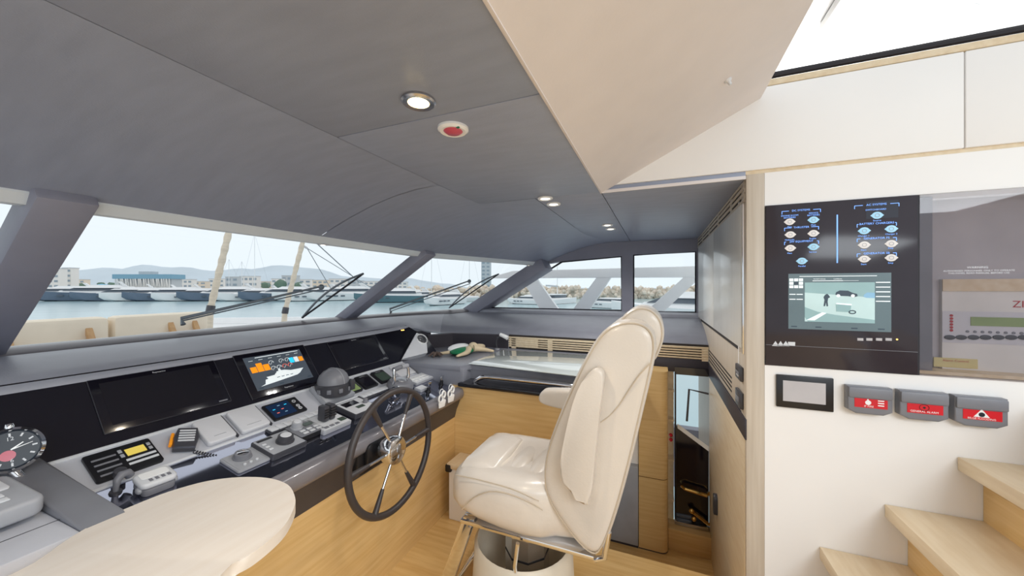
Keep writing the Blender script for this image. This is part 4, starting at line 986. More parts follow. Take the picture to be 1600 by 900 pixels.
# camera screen
A = [wl(1231, 429), wl(1391, 425), wl(1231, 514), wl(1391, 518)]
a0, a1 = A[0][0], A[1][0]; b0, b1 = (A[2][1] + A[3][1]) / 2, (A[0][1] + A[1][1]) / 2
W_, H_ = a1 - a0, b1 - b0
scn = MB(PW).box(a0, a1, b0, b1, .006, .0068).build('screen', 'scr_bg', gp)
def wr(u0, u1, v0, v1, m, name='graphic', n=.0074): return MB(PW).box(a0 + W_ * u0, a0 + W_ * u1, b0 + H_ * v0, b0 + H_ * v1, .0068, n).build(name, m, scn)
def wpoly(pts, m, name='graphic', n=.0078): return MB(PW).prism([(a0 + W_ * u, b0 + H_ * v) for u, v in pts], .0068, n).build(name, m, scn)
wr(.17, .85, .14, .84, 'scr_view', 'camera_view')
wpoly([(.17, .66), (.85, .58), (.85, .84), (.17, .84)], 'scr_view2', n=.0076)
wpoly([(.17, .40), (.30, .32), (.48, .27), (.85, .20), (.85, .14), (.20, .14), (.17, .22)], 'scr_view2', n=.0076)
wpoly([(.475, .63), (.485, .67), (.52, .70), (.60, .695), (.64, .66), (.685, .64), (.69, .60), (.66, .585), (.60, .60), (.50, .605)], 'scr_dark', 'car', .0080)
for u in (.505, .645): MB(PW).lathe([(.006, .008), (0, .0083)], M=T(a0 + W_ * u, b0 + H_ * .607, 0), seg=12).build('car_wheel', 'scr_white', scn)
wpoly([(.745, .59), (.75, .63), (.78, .665), (.85, .66), (.85, .57), (.77, .575)], 'scr_blue', 'car', .0080)
wpoly([(.375, .62), (.395, .64), (.41, .62), (.425, .58), (.405, .56), (.40, .50), (.405, .42), (.39, .42), (.385, .49), (.375, .42), (.36, .42), (.37, .53), (.36, .58)], 'scr_dark', 'figure', .0082)
wpoly([(.185, .165), (.27, .165), (.39, .30), (.345, .31)], 'scr_white', 'gangway', .0082)
wpoly([(.48, .46), (.63, .44), (.62, .32), (.485, .33)], 'scr_view2', 'crate', .0080); wpoly([(.48, .46), (.63, .44), (.635, .465), (.49, .48)], 'scr_white', 'crate', .0082)
MB(PW).tube([(a0 + W_ * .64 + .010 * math.cos(w), b0 + H_ * .325 + .006 * math.sin(w), .008) for w in [i * PI / 6 for i in range(12)]], .0018, 4, closed=True).build('hose', 'scr_dark', scn)
wr(.115, .87, .945, .955, 'scr_white'); wr(.25, .55, .865, .875, 'scr_white'); wr(.55, .70, .868, .872, 'scr_white')
for i in range(3):
    for j in range(3): wr(.01 + .05 * i, .052 + .05 * i, .74 + .062 * j, .79 + .062 * j, 'scr_dark' if (i, j) == (1, 1) else 'scr_white', 'pad_key')
for v in (.62, .53): wr(.01, .075, v, v + .015, 'scr_white'); wr(.085, .15, v, v + .015, 'scr_white')
for k in range(5): wr(.86, .99, .83 - .08 * k, .845 - .08 * k, 'scr_white')
for u in (.03, .28, .63, .88): wr(u, u + .06, .035, .055, 'scr_dark')
for t_, u_ in (('MONITORING', .32), ('CAMERAS', .5)): MB(PW).text(t_, a0 + W_ * u_, b0 + H_ * .90, .006, .0072).build('lettering', 'scr_white', scn)
for px in (1343, 1357, 1372, 1387): a, b = wl(px, 530); MB(PW).box(a - .009, a + .009, b - .005, b + .005, .006, .0064).box(a - .007, a + .007, b - .003, b + .003, .0062, .0067).build('soft_key', 'niche_grey', gp)
a, b = wl(1400, 530); MB(PW).lathe([(.003, .006), (.003, .0068), (0, .007)], M=T(a, b, 0), seg=10).build('status_led', 'glow_amber', gp)
for k, px in enumerate((1211, 1219, 1227)):
    a, b = wl(px, 537); MB(PW).prism([(a - .012, b - .009), (a + .012, b - .009), (a, b + .012)], .006, .0066).build('warning_mark', 'plastic_pale', gp)
a, b = wl(1236, 537); MB(PW).box(a - .012, a + .012, b - .008, b + .008, .006, .0066).build('warning_mark', 'plastic_pale', gp)
# glazed niche: backing, grey post, fire panel
nx = .118
nb = thing('niche_cabinet', 'shallow grey cupboard behind tinted glass beside the switch panel', 'cabinet', (XW + .12, -1.3, 1.18))
MB().box(XW + .118, XW + .138, -1.94, ya0 - .004, 1.18, 1.842).build('back', 'niche_grey', nb)
yp = -wl(1469, 450)[0]
MB().box(XW + .04, XW + .118, yp, ya0 - .004, 1.18, 1.842).build('side_post', 'plastic_mid', nb)
MB().box(XW + .03, XW + .118, -1.94, ya0 - .004, 1.178, 1.19).build('sill', 'oak_pale', nb)
fp = thing('fire_control_panel', 'white alarm panel with green display and oval buttons behind tinted glass', 'control panel', (XW + .1, -1.4, 1.25))
PN = frame((XW + .105, 0, 0), (0, -1, 0), (0, 0, 1))
f0 = onp(PN, 1472, 436)[0]
zt_ = onp(PN, 1535, 436)[1]; zb_ = onp(PN, 1535, 585)[1]
MB(PN).box(f0 + .0, 1.93, zb_, zt_, -.013, .0).build('case', 'paper', fp)
z2 = onp(PN, 1535, 455)[1]; MB(PN).box(f0, 1.93, z2, zt_, .0, .004).build('top_band', 'oak_pale', fp)
p0 = onp(PN, 1516, 495); p1 = onp(PN, 1598, 511)
MB(PN).box(p0[0], p0[0] + .30, p1[1], p0[1], 0, .003).build('lcd', 'lcd_green', fp)
z3 = onp(PN, 1535, 527)[1]; z4 = onp(PN, 1535, 492)[1]
MB(PN).box(f0, 1.93, onp(PN, 1535, 531)[1] - .015, z4 + .012, 0, .0012).build('button_field', 'cover_grey', fp)
for px in (1483, 1501, 1520, 1539, 1559, 1579, 1599):
    a, b = onp(PN, px, 527); MB(PN).lathe([(.013, .001), (.013, .005), (0, .006)], M=T(a, b, 0), sx=1.15, sy=.7, seg=16).build('button', 'plastic_dark', fp)
a_, _ = onp(PN, 1511, 518)
for k in range(18): 
    b = onp(PN, 1514, 518)[1]; MB(PN).lathe([(.005, .001), (.005, .003), (0, .003)], M=T(a_ + .02 * k, b, 0), seg=8).build('led', 'plastic_mid', fp)
for k in range(6):
    a, b = onp(PN, 1486, 493 + 4.6 * k); MB(PN).lathe([(.005, .001), (.005, .003), (0, .003)], M=T(a, b, 0), seg=8).build('led', 'red_text', fp)
a, b = onp(PN, 1600, 476); MB(PN).text('ZITON', a - .03, b, .035, .0008, align='LEFT').build('lettering', 'red_text', fp)
a, b = onp(PN, 1492, 567); tag(MB(PN).box(a - .06, a + .06, b - .018, b + .018, .0, .003).build('paper_note', 'note_yellow'), 'small yellow note at the foot of the alarm panel', 'note')
MB(PN).text('Alarm Control', a, b + .008, .012, .0035).build('lettering', 'red_text', bpy.data.objects['paper_note'])
gd = thing('glass_door', 'tinted glass door over the grey cupboard', 'glass door', (XW, -1.4, 1.18))
MB(PW).box(-ya0 + .003, 1.94, 1.178, 1.844, .0, .006).build('pane', 'tinted_pane', gd)
m_ = MB(PW); a, b = wl(1525, 418); m_.text('WARNING', a, b, .011, .0066)
a, b = wl(1526, 425); m_.text('AUTHORISED PERSONNEL ONLY TO OPERATE\nTHIS PANEL READ MANUAL BEFORE USE', a, b, .0085, .0066); m_.build('lettering', 'plastic_pale', gd)
MB(PW).box(-ya0 - .003, -ya0 + .003, 1.178, 1.844, -.002, .004).build('edge_gap', 'rubber', gd)

# touch panel and alarm boxes
a0, b1 = wl(1212, 584); a1, b0 = wl(1301, 643); bb = wl(1212, 632)[1]
th = thing('wall_touchscreen', 'black framed blank touch panel below the switch panel', 'display', PW @ Vector(((a0 + a1) / 2, bb, 0)))
MB(PW).box(a0, a1, bb - .005, b1, 0, .012, .003).build('frame', 'plastic_black', th)
MB(PW).box(a0 + .022, a1 - .026, bb + .022, b1 - .022, .012, .0126).build('screen', 'niche_grey', th)
for (u, v, lb, kind) in ((1352, 622, 'grey alarm call box with hand symbol on red label', 0), (1434, 630, 'grey alarm call box with ring symbol on red label', 1), (1521, 639, 'grey alarm call box with white triangle on red label', 2)):
    a, b = wl(u, v); M = at(PW, a, b)
    th = thing('alarm_call_box', lb, 'alarm', M.col[3].to_3d(), 'alarm call boxes on the white wall')
    w, h = .066, .050
    MB(M).prism([(-w, h), (w, h), (w, -h + .01), (w * .6, -h - .004), (-w * .6, -h - .004), (-w, -h + .01)], 0, .034, .006, 3).build('body', 'plastic_mid', th)
    MB(M).box(-w + .002, w - .002, h * .16, h - .003, .030, .040, .004).build('flap', 'plastic_mid', th)
    MB(M).box(-.046, .050, -.028, .006, .034, .0352).build('red_label', 'red', th)
    t = MB(M)
    if kind == 0:
        t.text('IF FIRE', -.004, -.022, .010, .0354); t.lathe([(.009, .0353), (0, .0356)], M=T(-.006, -.008, 0), seg=14); t.box(-.009, -.005, -.004, .005, .0353, .0356)
        for k in range(3): t.box(.022, .040, -.018 + .009 * k, -.014 + .009 * k, .0353, .0356)
        t.build('symbol', 'white_gloss', th)
    elif kind == 1:
        t.text('GENERAL ALARM', .0, -.021, .0098, .0354).build('lettering', 'white_gloss', th)
        MB(M).tube([(.013 * math.cos(w_) , -.006 + .011 * math.sin(w_), .0355) for w_ in [i * PI / 10 for i in range(20)]], .0008, 4, closed=True).lathe([(.004, .0353), (0, .0358)], M=T(0, -.006, 0), seg=10).build('symbol', 'plastic_black', th)
    else:
        t.prism([(-.02, -.018), (.02, -.018), (.0, .010)], .0352, .0356).text('BILGE FLOODING', 0, -.0235, .0088, .0354).build('symbol', 'white_gloss', th)
        MB(M).lathe([(.008, .0357), (0, .0360)], M=T(0, -.009, 0), seg=16).build('symbol_dot', 'dial_navy', th)

# ------------------------------------------------------------------ ceiling fittings
def down(px, py, lb, lit, r=.036, m='steel', name='ceiling_downlight'):
    q = on(px, py, Z=CZ); th = thing(name, lb, 'downlight', q)
    M = T(q.x, q.y, CZ - .001)
    MB(M).lathe([(r, 0), (r, -.004), (r * .9, -.008), (r * .62, -.006), (r * .6, -.002)], seg=36).build('bezel', m, th)
    MB(M).lathe([(r * .62, -.003), (r * .4, -.006), (0, -.007)], seg=24).build('lens', 'lamp_warm' if lit else 'lamp_white', th)
    if True:
        l = bpy.data.lights.new('downlight_lamp', 'SPOT'); l.energy = 9 if lit else 7; l.color = (1, .86, .66) if lit else (1, .97, .93); l.spot_size = 2.6; l.spot_blend = .6; l.shadow_soft_size = .03
        o = bpy.data.objects.new('downlight_lamp', l); o.location = (q.x, q.y, CZ - .03); COL.objects.link(o)
    return th
down(654, 157, 'chrome ringed downlight glowing warm yellow beside a ceiling joint', True, .043)
def down_at(x, y, lb):
    r_ = Vector((x, y, CZ)) - Vector((0, 0, EYE)); w = r_.x * CT + r_.y * ST
    return down(800 + F * (r_.x * ST - r_.y * CT) / w, 450 - F * r_.z / w, lb, False, .04, 'white_gloss')
down_at(-.05, .56, 'added unseen downlight above the port pod')  # out-of-frame lamp added to brighten the console
q = on(708, 200, Z=CZ); th = thing('smoke_detector', 'round white ceiling detector with red centre', 'detector', q); M = T(q.x, q.y, CZ)
MB(M).lathe([(.045, 0), (.045, -.006), (.038, -.012), (.028, -.010)], seg=36).build('bezel', 'white_gloss', th)
MB(M).lathe([(.028, -.010), (.02, -.016), (0, -.018)], seg=30).build('lens', 'red_lens', th)
MB(M).ball((-.02, -.028, -.011), (.006, .006, .003), 10).build('indicator', 'green_dot', th)
down(852, 309, 'unlit pale downlight just ahead of the cream soffit corner', False, .04, 'white_gloss')
down(865, 318, 'pale round downlight outboard of the soffit corner', False, .04, 'white_gloss')
down(949, 351, 'pale downlight near the starboard windows, one of a close pair', False, .04, 'white_gloss').__setitem__('group', 'downlight pair near the starboard windows')
down(954, 357, 'pale downlight near the starboard windows, one of a close pair', False, .04, 'white_gloss').__setitem__('group', 'downlight pair near the starboard windows')
for (u, v, lb) in ((505, 377, 'small warm light under the windscreen lip ahead of the helm'), (826, 408, 'small warm light under the windscreen lip near the corner pillar')):
    q = Vector((on(u, v, Y=1.715).x, 1.715, 1.742)) if u < 700 else Vector((3.57, 1.268, 1.742))
    th = thing('lip_light', lb, 'light', q)
    MB(T(*q)).lathe([(.03, .0), (.03, -.003), (.022, -.005)], seg=20, sx=1.2, sy=.8).build('bezel', 'plastic_pale', th)
    MB(T(*q)).lathe([(.023, -.004), (0, -.006)], seg=20, sx=1.2, sy=.8).build('lens', 'lamp_white', th)
# sprinkler nozzle on soffit
sfM = frame((0, .26, CZ - .004), (1, 0, 0), (0, -.66, .334)); a, b = onp(sfM, 1137, 125); q = sfM @ Vector((a, b, 0))
th = thing('soffit_nozzle', 'tiny pale nozzle on the cream soffit', 'nozzle', q)
sgn = -1 if sfM.col[2].z > 0 else 1
MB(at(sfM, a, b)).lathe([(.012, 0), (.012, sgn * .004), (.006, sgn * .008), (.005, sgn * .02), (0, sgn * .021)], seg=14).build('nozzle', 'plastic_pale', th)

# ------------------------------------------------------------------ outside: own foredeck, wipers, awning poles
fd = tag(MB().prism([(-3.5, 2.62), (.5, 2.62), (2.3, 2.62), (3.95, 2.2), (4.5, 1.0), (4.6, -.6), (5.2, -.6), (5.2, 2.0), (4.6, 6.0), (3.2, 9.0), (1.4, 10.6), (-3.5, 10.6)], .70, .87, .02).build('foredeck', 'gelcoat'), 'white foredeck of the yacht beyond the windscreen', 'deck')
bw = MB().loft([[(x, y, .871), (x + .10, y + .02, .871), (x + .12, y + .02, z), (x + .02, y, z)] for x, y, z in ((5.0, -.6, .98), (5.0, 2.0, .98), (4.42, 6.0, .98), (3.05, 9.0, .95), (1.4, 10.3, .94))])
tag(bw.build('bulwark', 'gelcoat'), 'low white bulwark along the foredeck edge', 'bulwark')
for x0, x1, lb in ((.35, 1.475, 'cream foredeck sunpad backrest nearer the thick port pillar'), (1.495, 2.17, 'cream foredeck sunpad backrest nearer the cream awning pole')):
    th = thing('sunpad_backrest', lb, 'cushion', ((x0 + x1) / 2, 4.2, .95))
    MB().box(x0, x1, 4.15, 4.32, .872, 1.265, .04).build('cushion', 'pad_cream', th)
    for x in (x0 + .55 * (x1 - x0), x1 - .12):
        M = frame((x, 4.10, .96), (0, -.35, -.25) , (0, -.25, .35))
        MB().prism([(4.16, 1.2), (4.16, 1.14), (4.0, .872), (3.94, .872)], x - .02, x + .02, .004, M=YZ).build('strut', 'teak', th)
def pole(u0, v0, u1, v1, Y0, lb, brk):
    p = on(u0, v0, Y=Y0); q = on(u1, v1, Y=Y0); q = p + (q - p) * 1.35
    th = thing('awning_pole', lb, 'pole', (p.x, p.y, .95))
    n = 40; MB().tube([p.lerp(q, i / n) for i in range(n + 1)], [.036 + .004 * math.sin(i * 1.4) for i in range(n + 1)], 10).build('wrapped_pole', 'rope_wrap', th)
    MB().tube([p - Vector((0, 0, .02)), p.lerp(q, .05)], [.046, .044], 10).build('collar', 'plastic_dark', th)
    MB().tube([(p.x - .02, p.y, .872), p - Vector((0, 0, .02))], [.042, .036], 10).build('foot', 'rope_wrap', th)
    return p, q, th
pole(328, 486, 357, 365, 5.0, 'cream rope-wrapped awning pole beside the sunpad', False)
p, q, th = pole(445, 488, 472, 382, 5.2, 'cream rope-wrapped awning pole farther along the foredeck with wire stays', True)
s0 = on(480, 388, Y=5.2); MB().tube([on(474, 384, Y=5.2), s0], .016, 6).build('bracket', 'steel', th)
for (u, v) in ((520, 456), (600, 462)): MB().tube([s0, on(u, v, Y=5.2)], .006, 5).build('stay', 'wiper', th)
MB().tube([on(490, 376, Y=5.2), on(560, 440, Y=5.2)], .009, 5).build('stay', 'wiper', th)
G3 = frame((0, 2.505, 1.246), (1, 0, 0), (0, -.79, .509)); 
n4 = (Vector((3.74, 2.15, 1.246)) - Vector((2.38, 2.5, 1.246))); G4 = frame((2.38, 2.5, 1.246), n4, Vector((2.4, 1.70, 1.755)) - Vector((2.38, 2.5, 1.246)))
def wiper(G, arm, bl, pv, lb):
    sg = 1 if (G.col[2].to_3d().y > 0) else -1
    W3 = lambda u, v, n: G @ Vector((*onp(G, u, v), sg * n))
    th = thing('windscreen_wiper', lb, 'wiper', W3(*arm[0], .0))
    MB().tube([W3(*arm[0], .02), W3(*arm[0], .06), W3(*arm[1], .05)], [.013, .010, .007], 8).build('arm', 'wiper', th)
    MB().tube([W3(arm[0][0], arm[0][1] + 4, .06), W3(arm[1][0] + 2, arm[1][1] + 4, .05)], .0045, 6).build('arm', 'wiper', th)
    MB().ball(W3(*arm[1], .045), .02, 10).build('joint', 'wiper', th)
    b0, b1 = W3(*bl[0], .025), W3(*bl[1], .025); mid = b0.lerp(b1, .5) + G.col[2].to_3d() * sg * .05
    MB().tube([b0, b1], .007, 6).build('blade', 'rubber', th)
    MB().tube(smooth_pts([b0, b0.lerp(mid, .5) + G.col[2].to_3d() * sg * .012, mid, b1.lerp(mid, .5) + G.col[2].to_3d() * sg * .012, b1], 3, False), .008, 6).build('bow', 'wiper', th)
wiper(G3, ((288, 512), (506, 457)), ((474, 501), (570, 432)), None, 'dark wiper on the wide middle windscreen pane')
wiper(G4, ((612, 491), (736, 445)), ((703, 484), (781, 431)), None, 'dark wiper on the narrower starboard windscreen pane')
# white side frame outside the starboard windows
gf = thing('side_wing_frame', 'white diagonal braced frame outside the starboard windows', 'frame', (4.65, .6, .95))
XG = 4.65
def gpt(u, v): q = on(u, v, X=XG); return (q.y, q.z)
for pts in ([(812, 432), (834, 430), (903, 527), (870, 527)], [(863, 527), (893, 527), (958, 428), (936, 428)], [(961, 530), (991, 530), (1098, 430), (1072, 430)]):
    MB().prism([gpt(*p) for p in pts], XG + .01, XG + .08, 0, M=YZ).build('brace', 'gelcoat', gf)
y0 = gpt(780, 430)[0]
MB().prism([(y0 + .2, 1.64), (-1.2, 1.62), (-1.2, 1.76), (y0 - .2, 1.74)], XG, XG + .1, .01, M=YZ).build('top_beam', 'gelcoat', gf)

# ------------------------------------------------------------------ marina
ZW = -3.0; HW = EYE - ZW
wt = tag(MB().raw([(-400, 11, ZW), (900, 11, ZW), (900, 900, ZW), (-400, 900, ZW), (900, -300, ZW), (6, -300, ZW), (6, 11, ZW)], [(0, 6, 1, 2, 3), (6, 5, 4, 1)]).build('water', 'water'), 'calm pale harbour water', 'water'); wt['kind'] = 'stuff'
def far(px, D, z=ZW):
    u = (px - 800) / F; return Vector((D * (CT + u * ST), D * (ST - u * CT), z))
def Mfar(px, D, yaw, z=ZW): return T(*far(px, D, z)) @ Matrix.Rotation(yaw, 4, 'Z')
VIEW = TH                                              # camera heading
def yacht(px, D, L, yaw, hull, lb, fly=True, group=None, arch=True):
    M = Mfar(px, D, VIEW - PI / 2 + yaw); B = L * .125; H = L * .095
    th = thing('motor_yacht', lb, 'boat', far(px, D), group)
    secs = []
    for t, w, sh, kz in ((0, .92, 1.0, 0), (.25, 1, 1.0, 0), (.5, 1, 1.04, 0), (.7, .86, 1.14, 0), (.85, .55, 1.26, .1), (.95, .24, 1.36, .35), (1.0, .03, 1.42, .75)):
        x = (t - .5) * L; secs.append([(x, -B * w, H * sh), (x, -B * w * .82, H * (.1 + kz)), (x, 0, H * (-.1 + kz)), (x, B * w * .82, H * (.1 + kz)), (x, B * w, H * sh)])
    MB(M).loft(secs).build('hull', hull, th)
    def house(x0, x1, w, z0, z1, rake, name, m):
        return MB(M).raw([(x0, -w, z0), (x1, -w * .75, z0), (x1, w * .75, z0), (x0, w, z0), (x0 + rake * .2, -w * .86, z1), (x1 - rake, -w * .62, z1), (x1 - rake, w * .62, z1), (x0 + rake * .2, w * .86, z1)],
            [(0, 1, 2, 3), (4, 7, 6, 5), (0, 4, 5, 1), (1, 5, 6, 2), (2, 6, 7, 3), (3, 7, 4, 0)]).build(name, m, th)
    house(-.42 * L, .28 * L, B * .84, H * 1.0, H * 1.38, .05 * L, 'deckhouse', 'gelcoat')
    house(-.34 * L, .21 * L, B * .80, H * 1.36, H * 1.72, .09 * L, 'window_band', 'yacht_window')
    house(-.40 * L, .12 * L, B * .84, H * 1.70, H * 1.9, .04 * L, 'roof', 'gelcoat')
    if fly:
        house(-.30 * L, .03 * L, B * .66, H * 1.9, H * 2.12, .05 * L, 'flybridge', 'gelcoat')
    if arch:
        MB(M).raw([(-.34 * L, -B * .7, H * 1.9), (-.30 * L, -B * .7, H * 1.9), (-.24 * L, -B * .6, H * 2.6), (-.27 * L, -B * .6, H * 2.6), (-.34 * L, B * .7, H * 1.9), (-.30 * L, B * .7, H * 1.9), (-.24 * L, B * .6, H * 2.6), (-.27 * L, B * .6, H * 2.6)],
            [(0, 1, 2, 3), (4, 7, 6, 5), (3, 2, 6, 7), (0, 3, 7, 4), (1, 5, 6, 2)]).build('radar_arch', 'gelcoat', th)
    for k in range(3): MB(M).box(.02 * L + .09 * L * k, .07 * L + .09 * L * k, -B * 1.0, B * 1.0, H * .62, H * .78).build('porthole', 'yacht_window', th)
    return th
row = [(88, 132, 26, -2.35, 'gelcoat', 'white hulled motor yacht moored beside the thick port pillar'), (140, 128, 28, -2.35, 'hull_navy', 'navy hulled motor yacht moored in front of the blue tent roof'),
       (192, 127, 24, -2.37, 'hull_navy', 'navy hulled motor yacht moored below the striped building'), (232, 126, 23, -2.35, 'gelcoat', 'white hulled motor yacht moored below the striped building'),
       (268, 127, 24, -2.35, 'hull_navy', 'navy hulled motor yacht moored beside the rope-wrapped pole, sunpad side'), (305, 126, 22, -2.36, 'gelcoat', 'white hulled motor yacht moored next to the first rope-wrapped pole'),
       (350, 128, 25, -2.35, 'hull_navy', 'navy hulled motor yacht moored between the two rope-wrapped poles'), (396, 126, 22, -2.35, 'gelcoat', 'white hulled motor yacht moored below the tall mast'),
       (440, 128, 25, -2.36, 'hull_navy', 'navy hulled motor yacht moored behind the second rope-wrapped pole'), (488, 125, 24, -2.35, 'gelcoat', 'white hulled motor yacht moored behind the wiper joint'),
       (536, 130, 26, -2.35, 'gelcoat', 'white hulled motor yacht moored behind the wire stays')]
for r_ in row: yacht(r_[0], r_[1], r_[2], r_[3], r_[4], r_[5], fly=random.random() < .7)
yacht(612, 112, 22, -2.9, 'hull_teal', 'teal hulled motor yacht behind the narrower starboard pane')
yacht(694, 96, 17, -2.0, 'gelcoat', 'white motor yacht with radar mast, alone behind the starboard wiper')
yacht(646, 132, 18, -2.2, 'gelcoat', 'white motor yacht with low roof partly hidden by the middle pillar', fly=False)
yacht(1068, 46, 20, 2.4, 'gelcoat', 'large white flybridge yacht outside the aftmost side window')
yacht(822, 100, 13, 2.5, 'gelcoat', 'small white motor boat partly behind the first white brace', arch=False)
yacht(948, 80, 13, 2.3, 'gelcoat', 'small white motor boat beside the window mullion', arch=False, fly=False)
# catamaran with mast
M = Mfar(868, 105, VIEW - PI / 2 + .9); th = thing('catamaran', 'white sailing catamaran with mast between the white braces', 'boat', far(868, 105))
for s in (-3, 3):
    MB(M).loft([[(x, s - w, z), (x, s - w * .7, .1), (x, s + w * .7, .1), (x, s + w, z)] for x, w, z in ((-7, .7, 1.2), (0, .8, 1.4), (5, .5, 1.6), (7, .1, 1.7))]).build('hull', 'gelcoat', th)
MB(M).box(-6, 3, -3.2, 3.2, 1.1, 1.7, .1).build('bridge_deck', 'gelcoat', th); MB(M).box(-4.5, 2, -2.6, 2.6, 1.7, 2.5, .2).build('window_band', 'yacht_window', th); MB(M).box(-5.5, 2, -2.7, 2.7, 2.5, 2.8, .1).build('roof', 'gelcoat', th)
MB(M).tube([(1, 0, 2.7), (1, 0, 15)], .12, 6).build('mast', 'gelcoat', th); MB(M).tube([(1, 0, 5), (-5, 0, 5.2)], .25, 6).build('boom', 'city_grey', th)
# sailing yachts (masts)
for (px, D, h, lb) in ((400, 154, 28, 'sailing yacht with the tallest bare mast between the rope-wrapped poles'), (360, 156, 17, 'sailing yacht with a shorter bare mast close to the first rope-wrapped pole'), (380, 156, 16, 'sailing yacht with a shorter bare mast close beside the tallest mast'),
                       (676, 122, 23, 'sailing yacht with a bare mast behind the narrower starboard pane'), (735, 120, 22, 'sailing yacht with a bare mast near the tip of the starboard wiper')):
    M = Mfar(px, D, VIEW - PI / 2 - 2.2); th = thing('sailing_yacht', lb, 'boat', far(px, D))
    MB(M).loft([[(x, -w, 1.3), (x, -w * .5, .1), (x, w * .5, .1), (x, w, 1.3)] for x, w in ((-6, 1.4), (0, 1.8), (4, 1.1), (6.5, .1))]).build('hull', 'gelcoat', th)
    MB(M).box(-3, 2, -1.1, 1.1, 1.3, 1.8, .1).build('cabin', 'gelcoat', th); MB(M).tube([(.5, 0, 1.6), (.5, 0, h)], .11, 6).build('mast', 'gelcoat', th)
    for x in (-5.8, 6): MB(M).tube([(.5, 0, h), (x, 0, 1.4)], .03, 4).build('stay', 'city_grey', th)
# quay and town
qd = MB(); q0 = [far(px, 170, ZW) for px in (-200, 100, 400, 620)]; q1 = [far(px, 1500, ZW) for px in (-200, 100, 400, 640)]
qv = [(p.x, p.y, ZW + 1.3) for p in q0] + [(p.x, p.y, ZW + 1.3) for p in q1] + [(p.x, p.y, ZW - 1) for p in q0]
qd.raw(qv, [(0, 1, 5, 4), (1, 2, 6, 5), (2, 3, 7, 6), (8, 9, 1, 0), (9, 10, 2, 1), (10, 11, 3, 2)])
tag(qd.build('quay', 'quay'), 'pale concrete quay behind the moored yachts', 'quay')
win = None
def building(px0, px1, ytop, D, m, lb, floors, cols, depth=14, name='town_building', group=None, winm='city_window'):
    a = far(px0, D, ZW + 1.3); b = far(px1, D, ZW + 1.3); h = (450 - ytop) / F * D + EYE - (ZW + 1.3); w = (b - a).length
    M = frame(a, b - a, (0, 0, 1))
    th = thing(name, lb, 'building', (a + b) / 2, group)
    MB(M).box(0, w, 0, h, -depth, 0).build('walls', m, th)
    MB(M).box(-.2, w + .2, h, h + .4, -depth - .2, .2).build('roof_edge', 'city_grey', th)
    fh = h / floors; cw = w / cols
    for i in range(floors):
        for j in range(cols):
            if i == 0 and floors > 2: continue
            MB(M).box(cw * (j + .2), cw * (j + .8), fh * (i + .3), fh * (i + .72), -.1, .12).build('window', winm, th)
    return th, M, w, h
building(74, 92, 420, 205, 'city_white', 'white apartment tower nearest the thick port pillar', 5, 2, 4)
building(97, 111, 419, 214, 'city_white', 'white apartment tower with dark balcony windows', 5, 2, 4)
th, M, w, h = building(182, 268, 431, 190, 'city_grey', 'striped building with pale blue roof band and slanted white fins', 1, 1, 6)
MB(M).box(-1, w + 1, h - 1.6, h + .8, -7, 1.2).build('roof_band', 'roof_blue', th)
for k in range(34):
    x = w * (k + .5) / 34; s = .35 * math.sin(k * 2.3)
    MB(M).raw([(x - .22 - s, 0, .2), (x + .22 - s, 0, .2), (x + .22 + s, h - 1.6, .9), (x - .22 + s, h - 1.6, .9), (x - .22 - s, 0, .5), (x + .22 - s, 0, .5), (x + .22 + s, h - 1.6, 1.2), (x - .22 + s, h - 1.6, 1.2)], [(4, 5, 6, 7), (0, 3, 2, 1), (0, 4, 7, 3), (1, 2, 6, 5)]).build('fin', 'city_white', th)
MB(M).box(w * .33, w * .56, h + .8, h + 2.4, -6, -2).build('roof_plant', 'city_grey', th)
c0 = far(145, 185, ZW + 1.3); M = frame(c0, far(160, 185) - far(140, 185), (0, 0, 1))
tag(MB(M).loft([[(x, 2.2, -8), (x, 2.2, 0), (x, y, -4)] for x, y in ((-10, 2.6), (-5, 4.6), (0, 5.4), (5, 4.8), (11, 2.6))]).build('tent_roof', 'tent_blue'), 'bright blue tent roof behind the yachts', 'tent')
names = ['low {} town block {}']
cols_ = ('city_white', 'city_cream', 'city_white', 'city_grey'); wd_ = {'city_white': 'white', 'city_cream': 'cream', 'city_grey': 'grey'}
TOWN = ['beside the end of the striped building', 'just before the first rope-wrapped pole', 'directly behind the first rope-wrapped pole', 'behind the two shorter bare masts', 'behind the tallest bare mast', 'right after the tallest bare mast, lower than its neighbours',
        'just before the second rope-wrapped pole', 'directly behind the second rope-wrapped pole, tallest of the row', 'beside the second rope-wrapped pole, under the bracket', 'behind the wiper joint', 'behind the crossing wire stays',
        'behind the upper end of the wiper blade', 'at the foot of the middle pillar', 'between the apartment towers and the blue tent roof', 'partly hidden by the middle pillar, end of the row']
k = 0
for (p0, p1, yt) in ((272, 300, 437), (302, 322, 440), (326, 350, 436), (352, 372, 433), (374, 402, 432), (404, 424, 440), (424, 440, 436), (440, 464, 431), (466, 486, 437), (488, 512, 438), (514, 540, 436), (540, 566, 439), (568, 600, 440), (116, 132, 437), (600, 636, 441)):
    m = cols_[k % 4]; building(p0, p1, yt, 260 + 25 * (k % 3), m, 'low %s town building %s' % (wd_[m], TOWN[k]), 3, max(2, int((p1 - p0) / 7)), 4); k += 1
building(752, 766, 408, 330, 'city_grey', 'tall blue-grey tower block behind the starboard wiper', 8, 2, 16)
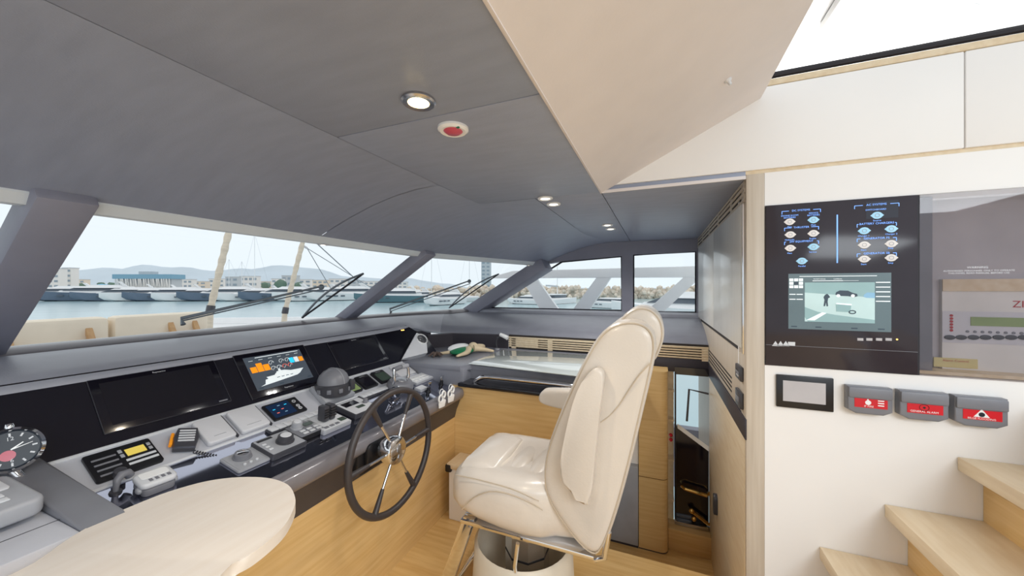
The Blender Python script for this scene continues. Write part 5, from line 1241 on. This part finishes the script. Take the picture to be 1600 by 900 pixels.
for (px, D, r, lb) in ((438, 165, 2.6, 'bright rounded tree standing before the second rope-wrapped pole'), (158, 200, 1.8, 'small tree between the blue tent roof and striped building'), (175, 202, 2.0, 'small tree close against the end of the striped building'), (128, 240, 2.2, 'small tree beside the apartment towers'), (416, 230, 2.6, 'dark tree right of the tallest bare mast'), (468, 245, 3.0, 'dark tree behind the second rope-wrapped pole')):
    p = far(px, D, ZW + 1.3); th = thing('harbour_tree', lb, 'tree', p, 'trees on the quay')
    MB(T(*p)).tube([(0, 0, 0), (0, 0, 3.6)], .2, 6).build('trunk', 'brown_twig', th)
    bm = bmesh.new(); bmesh.ops.create_icosphere(bm, subdivisions=2, radius=r)
    for v in bm.verts: v.co *= 1 + .18 * random.uniform(-1, 1); v.co.z = v.co.z * .85 + 4.8
    MB(T(*p)).add(bm).build('crown', 'tree', th)
# hills
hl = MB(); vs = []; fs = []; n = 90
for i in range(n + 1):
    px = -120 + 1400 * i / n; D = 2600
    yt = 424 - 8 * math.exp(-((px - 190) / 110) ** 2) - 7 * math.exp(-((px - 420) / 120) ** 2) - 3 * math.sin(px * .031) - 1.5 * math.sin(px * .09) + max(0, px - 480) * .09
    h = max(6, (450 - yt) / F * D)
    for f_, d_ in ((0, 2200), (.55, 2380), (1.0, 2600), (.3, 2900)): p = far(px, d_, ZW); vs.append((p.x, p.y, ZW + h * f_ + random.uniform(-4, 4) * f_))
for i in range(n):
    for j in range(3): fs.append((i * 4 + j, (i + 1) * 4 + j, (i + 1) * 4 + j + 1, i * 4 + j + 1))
tag(hl.raw(vs, fs).build('hills', 'hill', angle=80), 'blue hills behind the town with haze painted into their colour', 'hills')
# breakwater
rk = MB(); 
for i in range(520):
    px = 636 + 480 * random.random(); D = 150 + random.uniform(-4, 4); row_ = random.random(); p = far(px, D, ZW + .2 + row_ * 4.6)
    bm = bmesh.new(); bmesh.ops.create_icosphere(bm, subdivisions=1, radius=1.1 * random.uniform(.8, 1.4))
    for v in bm.verts: v.co *= random.uniform(.75, 1.15)
    p.x += row_ * 4 * CT; p.y += row_ * 4 * ST
    rk.add(bm, T(*p))
o = tag(rk.build('breakwater_rocks', 'rock', angle=10), 'tan boulder breakwater across the harbour', 'rocks'); o['kind'] = 'stuff'
pts = [far(px, 162, 0) for px in (620, 800, 960, 1140)]
tag(MB().loft([[(p.x, p.y, ZW - 1), (p.x, p.y, ZW + 4.2), (p.x + 14, p.y + 6, ZW + 4.2), (p.x + 14, p.y + 6, ZW - 1)] for p in pts]).build('breakwater_core', 'rock'), 'solid tan breakwater bank behind the boulders', 'breakwater')
